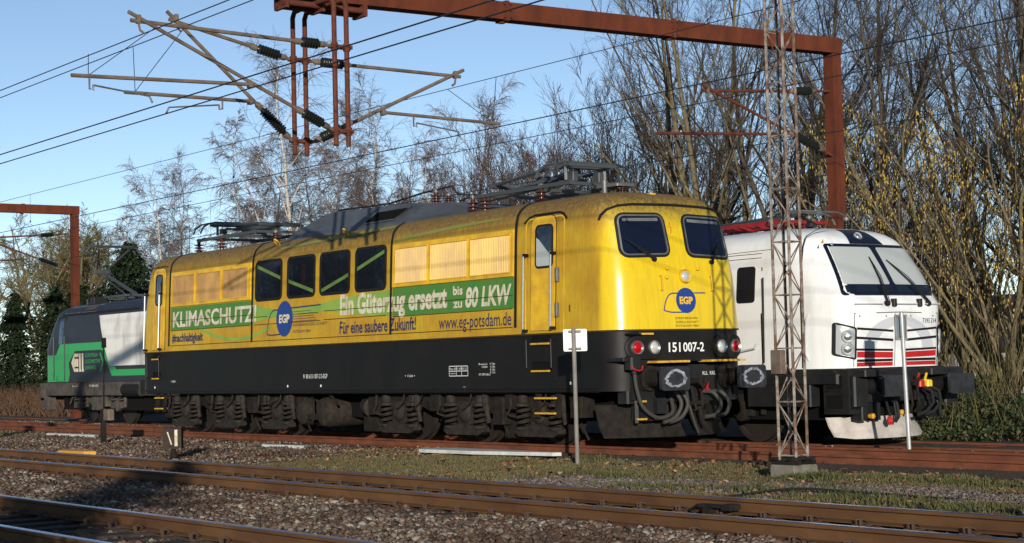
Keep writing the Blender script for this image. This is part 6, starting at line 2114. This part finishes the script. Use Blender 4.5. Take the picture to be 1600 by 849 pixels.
# tall upright tree with one trunk that forks
TPL['tall'] = tree_meshes('tall', 22, [((0, 0, -.3), (.05, 0, 1), 13.5, .17), ((.05, .05, 1.2), (.35, .2, 1), 9.5, .10), ((0, 0, 2.2), (-.38, -.1, 1), 9.5, .10), ((0, 0, 3.0), (.1, -.35, 1), 8, .09)], [dict(k=14, wig=.06, trop=.03, sides=8, tip=.1),
    dict(n=16, t0=.22, a=(25, 52), up=.2, ratio=.36, k=7, wig=.09, trop=.05, sides=5, rk=.5),
    dict(n=10, t0=.12, a=(22, 55), up=.15, ratio=.44, k=5, wig=.11, trop=.04, sides=4, rk=.5, rmin=.008),
    dict(n=8, t0=.1, a=(22, 55), up=.1, ratio=.5, k=3, wig=.12, trop=.03, sides=3, rk=.55, rmin=.0045, rmax=.0085),
    dict(n=4, t0=.2, a=(25, 55), up=.05, ratio=.5, k=2, wig=.12, trop=.02, sides=3, rk=.6, rmin=.0032, rmax=.005, lmax=.5)], BARK, TWIG)
# dense shrubby tree, fine reddish twigs
TPL['dense'] = tree_meshes('dense', 33, stems_fan(8, 9.5, .085, .42), [dict(k=10, wig=.07, trop=.03, sides=6, tip=.1),
    dict(n=11, t0=.2, a=(18, 42), up=.2, ratio=.40, k=5, wig=.09, trop=.05, sides=4, rk=.55),
    dict(n=9, t0=.1, a=(18, 45), up=.15, ratio=.5, k=4, wig=.1, trop=.04, sides=3, rk=.55, rmin=.008),
    dict(n=8, t0=.1, a=(18, 45), up=.12, ratio=.55, k=2, wig=.1, trop=.03, sides=3, rk=.6, rmin=.007, rmax=.011)], BARK, TWIGR)
# birch: white trunk, hanging twigs
TPL['birch'] = tree_meshes('birch', 47, [((0, 0, -.3), (.1, .03, 1), 14.5, .17), ((.1, 0, 2.0), (.42, .1, 1), 9.5, .10), ((.05, 0, 3.2), (-.32, -.15, 1), 9.0, .09)], [dict(k=14, wig=.085, trop=.03, sides=8, tip=.1),
    dict(n=14, t0=.18, a=(30, 58), up=.2, ratio=.36, k=8, wig=.12, trop=.0, sides=5, rk=.5, tip=.25, rmin=.02),
    dict(n=12, t0=.15, a=(25, 60), up=.0, ratio=.5, k=6, wig=.13, trop=-.09, sides=4, rk=.5, rmin=.013),
    dict(n=15, t0=.05, a=(20, 60), up=-.1, ratio=.6, k=4, wig=.12, trop=-.14, sides=3, rk=.5, rmin=.009, rmax=.012)], BIRCH, BIRCHT)
# slender thicket of stems
TPL['thicket'] = tree_meshes('thicket', 58, stems_fan(6, 11.0, .10, .42), [dict(k=11, wig=.115, trop=.02, sides=7, tip=.12),
    dict(n=11, t0=.18, a=(20, 50), up=.15, ratio=.28, k=5, wig=.1, trop=.03, sides=4, rk=.5),
    dict(n=6, t0=.1, a=(20, 55), up=.1, ratio=.5, k=4, wig=.12, trop=.03, sides=3, rk=.5, rmin=.008),
    dict(n=3, t0=.1, a=(20, 55), up=.05, ratio=.5, k=2, wig=.12, trop=.0, sides=3, rk=.55, rmin=.004, rmax=.006)], BARKG, TWIG)
# gnarled lichen-covered tree
TPL['gnarled'] = tree_meshes('gnarled', 63, [((0, 0, -.3), (.05, 0, 1), 9.5, .22), ((0, 0, 2.5), (.7, .2, 1), 6, .12), ((0, 0, 3), (-.7, -.1, 1), 6, .12)], [dict(k=10, wig=.12, trop=.02, sides=7, tip=.15),
    dict(n=11, t0=.25, a=(35, 70), up=.1, ratio=.45, k=7, wig=.17, trop=.02, sides=5, rk=.55),
    dict(n=9, t0=.1, a=(30, 70), up=.08, ratio=.45, k=5, wig=.18, trop=.02, sides=4, rk=.5, rmin=.012),
    dict(n=11, t0=.1, a=(30, 70), up=.05, ratio=.55, k=3, wig=.16, trop=.0, sides=3, rk=.55, rmin=.010, rmax=.016)], BARKG, LICH)


def tree(kind, x, y, h, rz, label, group='bare trees behind the tracks', name='bare_tree', sc=None):
    (tm, cm), lv = TPL[kind]
    z = float(ground_z(x, y)) if y < 45 else .1
    t = thing(name, label, 'tree', (x, y, z), group)
    t.rotation_euler = (0, 0, rz)
    t.scale = sc or (h, h, h)
    for nm, me in (('trunk', tm), ('crown', cm)):
        o = bpy.data.objects.new(nm, me); C.objects.link(o); o.parent = t
        if nm == 'crown': o['kind'] = 'stuff'
    return t

tree('spread', -38.1, 36.0, 1.12, .3, 'broad many-stemmed bare tree behind the cab of the yellow locomotive')
tree('tall', -35.2, 36.5, 1.05, 1.0, 'upright bare tree just left of the right gantry post')
tree('tall', -30.2, 34.0, .98, 2.4, 'slender forked bare tree just right of the gantry post')
tree('spread', -27.6, 35.5, .92, 4.1, 'bare tree with dark trunks rising behind the white locomotive nose')
tree('tall', -25.6, 35.0, .95, 5.5, 'tall forked bare tree above the thicket near the right edge')
tree('spread', -45.5, 40.0, .86, 2.0, 'fan-shaped bare tree above the front end of the yellow locomotive roof')
tree('dense', -47.8, 42.5, 1.18, 1.9, 'dense red-brown bare tree just left of the fan-shaped one')
tree('dense', -53.2, 43.0, 1.22, 3.9, 'tall red-brown bare tree behind the front pantograph')
tree('dense', -57.8, 39.5, .98, 5.6, 'lower red-brown bare tree at the rear end of the front pantograph')
tree('dense', -63.5, 42.0, .95, .7, 'brushy bare tree right of the roof conductor loop')
tree('dense', -51.0, 40.5, 1.12, .4, 'dense red-brown bare tree above the front pantograph of the yellow locomotive')
tree('dense', -55.5, 41.5, 1.05, 2.1, 'red-brown bare tree left of the front pantograph')
tree('dense', -60.5, 44.0, 1.03, 3.3, 'brushy bare tree above the grey roof hood of the yellow locomotive')
tree('dense', -66.5, 46.0, 1.12, 5.0, 'pale brushy bare tree between the birches and the denser trees')
tree('birch', -77.2, 44.0, 1.2, 0.4, 'white-trunked birch behind the hanging pipes', 'birches behind the yellow locomotive', 'birch_tree')
tree('birch', -72.5, 45.5, 1.0, 2.5, 'birch right of the hanging pipes with drooping twigs', 'birches behind the yellow locomotive', 'birch_tree')
tree('birch', -84.5, 46.0, .95, 4.4, 'low birch left of the hanging pipes, above the rear pantograph', 'birches behind the yellow locomotive', 'birch_tree')
tree('birch', -97.0, 46.0, .9, 1.7, 'small birch above the rear cab of the yellow locomotive', 'birches behind the yellow locomotive', 'birch_tree')
tree('birch', -79.5, 52.0, .95, 5.2, 'farther birch seen between the two nearest birches', 'birches behind the yellow locomotive', 'birch_tree')
tree('birch', -68.0, 48.0, .95, 3.6, 'birch just left of the brushy trees above the roof hood', 'birches behind the yellow locomotive', 'birch_tree')
tree('birch', -88.5, 52.0, 1.0, .9, 'birch behind the low one, above the rear pantograph', 'birches behind the yellow locomotive', 'birch_tree')
tree('birch', -104.0, 50.0, 1.0, 2.9, 'leftmost birch, right of the dark yew', 'birches behind the yellow locomotive', 'birch_tree')
# trees across the yard that the side windows mirror
for k, (x, y) in enumerate(((-76, -6), (-70, -6.5), (-64, -4), (-84, -9.5), (-73, -11), (-80, -9), (-91, -13), (-60, -1))):
    tree('tall' if k % 2 else 'spread', x, y, 1.1, k * 1.7, 'bare tree across the yard, seen only as a reflection in the side windows', 'bare trees across the yard')
tree('gnarled', -88.0, 34.0, 1.05, .2, 'gnarled lichen-yellow bare tree left of the far gantry post')
tree('gnarled', -97.0, 40.5, 1.15, 2.0, 'gnarled bare tree right behind the far gantry post')
tree('gnarled', -83.0, 31.0, .85, 4.2, 'gnarled bare tree at the left edge above the dark firs')
tree('gnarled', -92.0, 36.0, 1.1, 1.2, 'gnarled bare tree directly behind the far gantry beam')
tree('gnarled', -86.5, 36.5, 1.05, 2.6, 'gnarled bare tree standing behind the dark firs at the left')
tree('gnarled', -101.0, 42.0, 1.15, 5.0, 'gnarled bare tree between the far gantry post and the dark yew')
tree('gnarled', -108.0, 44.0, 1.0, 3.0, 'far gnarled bare tree between the far gantry and the dark yew')
for i, (x, y, s, r_) in enumerate(((-26.9, 31.8, .74, .3), (-25.4, 32.8, .8, 1.3), (-24.2, 31.6, .66, 2.8), (-22.6, 33.0, .85, 4.0), (-28.4, 33.2, .7, 5.1), (-21.5, 31.5, .7, .9))):
    tree('thicket', x, y, s, r_, ('thicket of slender bare stems right beside the white locomotive nose', 'close-standing bare stems near the right edge, second clump from the locomotive nose', 'clump of thin bare stems by the right edge nearest the brambles', 'tall clump of bare stems at the far right edge', 'clump of bare stems half hidden behind the white locomotive', 'low clump of bare stems cut by the right edge')[i], 'stems of the thicket at the right')
FARL = 'bare tree in the wood far behind the locomotives'
for i, (x, y, s) in enumerate(((-58, 58, 1.0), (-66, 60, 1.0), (-50, 55, 1.0), (-44, 52, .9), (-74, 64, .95), (-40, 48, .8), (-90, 66, .8), (-100, 62, .7), (-120, 60, .8), (-130, 55, .8), (-82, 70, 1.0), (-104, 58, .85), (-112, 56, .8))):
    tree('dense', x, y, s, i * 1.3, FARL, 'far bare trees behind the yard')

# catkin-bearing hazels at the right
CATM = mat('catkin', (.30, .21, .05), .8, island=[(.50, .34, .05), (.38, .25, .05), (.58, .42, .10), (.30, .21, .06)])
(tm, cm), lv = TPL['thicket']
P = lv[-1][0]; tips = P[:, 1:].reshape(-1, 3)
rq = np.random.default_rng(4)
tips = tips[(tips[:, 2] > 2.0) & (tips[:, 2] < 11.0)]
n = len(tips); l = rq.uniform(.08, .15, n); w = .017
a = rq.random(n) * 6.28
dx, dy = np.cos(a) * w, np.sin(a) * w
V = np.stack([tips, tips + np.stack([dx, dy, -l * .3], 1), tips + np.stack([0 * l, 0 * l, -l], 1), tips + np.stack([-dx, -dy, -l * .3], 1), tips + np.stack([dy, -dx, -l * .5], 1), tips + np.stack([-dy, dx, -l * .5], 1)], 1).reshape(-1, 3)
i = np.arange(n)[:, None] * 6
CAT = np_mesh('catkins', V, [np.concatenate([i + np.array([0, 1, 2, 3]), i + np.array([0, 4, 2, 5])])], CATM)
for x, y, s, r_, lab in ((-23.6, 31.0, .75, 2.2, 'hazel bush full of yellow catkins at the right edge'), (-25.3, 31.4, .68, .2, 'smaller hazel with yellow catkins right of the white locomotive'), (-22.2, 31.8, .85, 4.6, 'tall hazel with yellow catkins at the upper right edge')):
    t = tree('thicket', x, y, s, r_, lab, 'hazels with catkins at the right', 'hazel_bush')
    o = bpy.data.objects.new('catkins', CAT); C.objects.link(o); o.parent = t; o['kind'] = 'stuff'

# conifers
def conifer(seed, h, r, n_br, droop):
    q = np.random.default_rng(seed)
    Vs, Fs, off = [], [], 0
    zz = h * (1 - q.random(n_br) ** .8 * .97)
    a = q.random(n_br) * 6.283
    prof = r * np.clip(1.04 - zz / h, 0.04, 1) ** .7 * q.uniform(.3, 1.3, n_br) * (1 + .25 * np.sin(3 * a + zz * 2.1))
    k = 26
    t = q.uniform(.25, 1.0, (n_br, k))
    x = (prof[:, None] * t) * np.cos(a)[:, None]; y = (prof[:, None] * t) * np.sin(a)[:, None]
    z = zz[:, None] - droop * (prof[:, None] * t) ** 1.3 + .25 * (prof[:, None] * t) * .3
    wd = .22 * (1.15 - t) * prof[:, None] + .05
    x = x + q.normal(0, 1, x.shape) * wd * .6; y = y + q.normal(0, 1, x.shape) * wd * .6; z = z + q.normal(0, .07, x.shape)
    c = np.stack([x, y, z], -1).reshape(-1, 3); n = len(c)
    aa = np.repeat(a, k) + q.normal(0, .7, n)
    l = q.uniform(.10, .24, n); w = l * .28
    d = np.stack([np.cos(aa), np.sin(aa), q.normal(-.35, .35, n)], 1); s = np.stack([-np.sin(aa), np.cos(aa), q.normal(0, .5, n)], 1)
    V = np.stack([c - d * l[:, None] * .4, c + s * w[:, None], c + d * l[:, None] * .6, c - s * w[:, None]], 1).reshape(-1, 3)
    f = np.arange(n)[:, None] * 4 + np.array([0, 1, 2, 3])
    return V, f
FIRM = mat('fir_needles', (.02, .035, .015), .8, island=[(.016, .028, .012), (.028, .045, .018), (.012, .020, .010), (.042, .058, .022)])
V, f = conifer(3, 6.0, 1.9, 620, .42); FIR = np_mesh('crown', V, [f], FIRM)
V, f = conifer(9, 7.6, 3.1, 1100, .12); YEW = np_mesh('crown', V, [f], FIRM)
TB = B(); TB.tube((0, 0, -.4), (0, 0, 5.4), .14, 8, .02); FTR = TB.mesh('trunk', BARK)
for x, y, s, r_, me, lab in ((-80.5, 30.2, .9, 0, FIR, 'dark fir at the extreme left edge'), (-76.5, 30.6, .92, 1, FIR, 'dark fir just left of the far green locomotive'), (-72.5, 29.8, .84, 2, FIR, 'lower dark fir touching the cab of the far green locomotive'), (-79.0, 33.0, .95, 3, FIR, 'tallest dark fir of the left row, standing behind the others'),
                             (-83.5, 29.0, .9, 4, FIR, 'dark fir beyond the left picture edge, partly in view'), (-76.0, 34.0, 1.0, 5, YEW, 'round dark yew behind the raised pantograph of the far locomotive'), (-70.5, 33.5, .62, 5.4, YEW, 'smaller dark yew low beside the rear cab of the yellow locomotive')):
    t = thing('conifer', lab, 'evergreen', (x, y, .0), 'dark evergreens at the left'); t.rotation_euler = (0, 0, r_); t.scale = (s, s, s)
    for nm, m_ in (('trunk', FTR), ('crown', me)):
        o = bpy.data.objects.new(nm, m_); C.objects.link(o); o.parent = t
        if nm == 'crown': o['kind'] = 'stuff'

t = thing('conifer', 'unseen evergreen shrub added beside the nearest track to shade its left end', 'evergreen', (-7.9, -.3, -.2)); t.scale = (.62, .62, .52)  # shrub added out of view, only for the shade it casts at lower left
for nm, m_ in (('trunk', FTR), ('crown', YEW)):
    o = bpy.data.objects.new(nm, m_); C.objects.link(o); o.parent = t
    if nm == 'crown': o['kind'] = 'stuff'
# brambles along the far right, dry stems on the left, scrub behind everything
BRM = mat('bramble_leaf', (.05, .08, .025), .45, island=[(.022, .04, .012), (.05, .085, .025), (.085, .11, .04), (.035, .055, .02), (.13, .10, .05), (.05, .07, .03)])
q = np.random.default_rng(77)
def leaf_mass(name, n, xr, yr, hfun, m, label, size=(.04, .085), cat='bush'):
    x = q.uniform(*xr, n); y = q.uniform(*yr, n)
    z = ground_z(x, y) + hfun(x, y) * q.random(n) ** .7
    l = q.uniform(*size, n); a = q.random(n) * 6.28
    d = np.stack([np.cos(a), np.sin(a), q.normal(-.1, .5, n)], 1); s = np.stack([-np.sin(a), np.cos(a), q.normal(0, .6, n)], 1)
    c = np.stack([x, y, z], 1)
    V = np.stack([c - d * l[:, None] * .6, c + s * l[:, None] * .4, c + d * l[:, None] * .6, c - s * l[:, None] * .4], 1).reshape(-1, 3)
    o = link_mesh(name, np_mesh(name, V, [np.arange(n)[:, None] * 4 + np.array([0, 1, 2, 3])], m))
    return tag(o, label, cat, kind='stuff')
leaf_mass('brambles', 42000, (-26, -8), (26.0, 29.5), lambda x, y: (.35 + .75 * vnoise(x, y, 1.1, 51)) * np.clip((y - 25.8) / .8, .1, 1) * 1.0, BRM, 'low dark green brambles behind the far track at the right')
def stems(name, n, xr, yr, h, r, m, label, lean=.25, cat='undergrowth'):
    x = q.uniform(*xr, n); y = q.uniform(*yr, n)
    S0 = np.stack([x, y, ground_z(x, y) - .05], 1)
    D = np.stack([q.normal(0, lean, n), q.normal(0, lean, n), np.ones(n)], 1)
    P, R = branch_lines(q, S0, D, q.uniform(h[0], h[1], n), 4, .12, .0, np.full(n, r), .3)
    V, Fq = tube_arrays(P, R, 3)
    o = link_mesh(name, np_mesh(name, V, [Fq], m)); return tag(o, label, cat, kind='stuff')
DRY = mat('dry_stem', (.20, .115, .065), .9, col2=(.12, .07, .045), scale=2)
stems('dry_undergrowth', 4500, (-86, -60), (26.5, 29.5), (.4, 1.3), .012, DRY, 'brown dry weeds along the far track at the left', .3)
stems('scrub', 6500, (-120, -36), (37, 50), (1.0, 3.6), .014, TWIGR, 'low bare scrub under the trees behind the locomotives', .3)
stems('bramble_stems', 1200, (-27, -8), (26.3, 31), (.6, 2.6), .012, LICH, 'thin upright shoots among the brambles', .18)

# house behind the thicket
HS = thing('house', 'low house with dark tiled roof half hidden behind the thicket at the right', 'house', (-38, 50, 0))
b = B(); b.box(-46, -31, 48, 54, -.3, 1.7); b.build('wall', mat('house_wall', (.45, .42, .38), .8), HS)
b = B(); b.prism_x([(47.6, 1.6), (51, 3.5), (54.4, 1.6), (54.3, 1.5), (51, 3.35), (47.7, 1.5)], -46.4, -30.6); b.build('roof', mat('house_roof', (.03, .03, .034), .8), HS)
b = B(); b.cbox(-40.4, -39.8, 50.6, 51.2, 3.2, 4.1, .02); b.build('chimney', mat('house_brick', (.33, .09, .06), .9), HS)
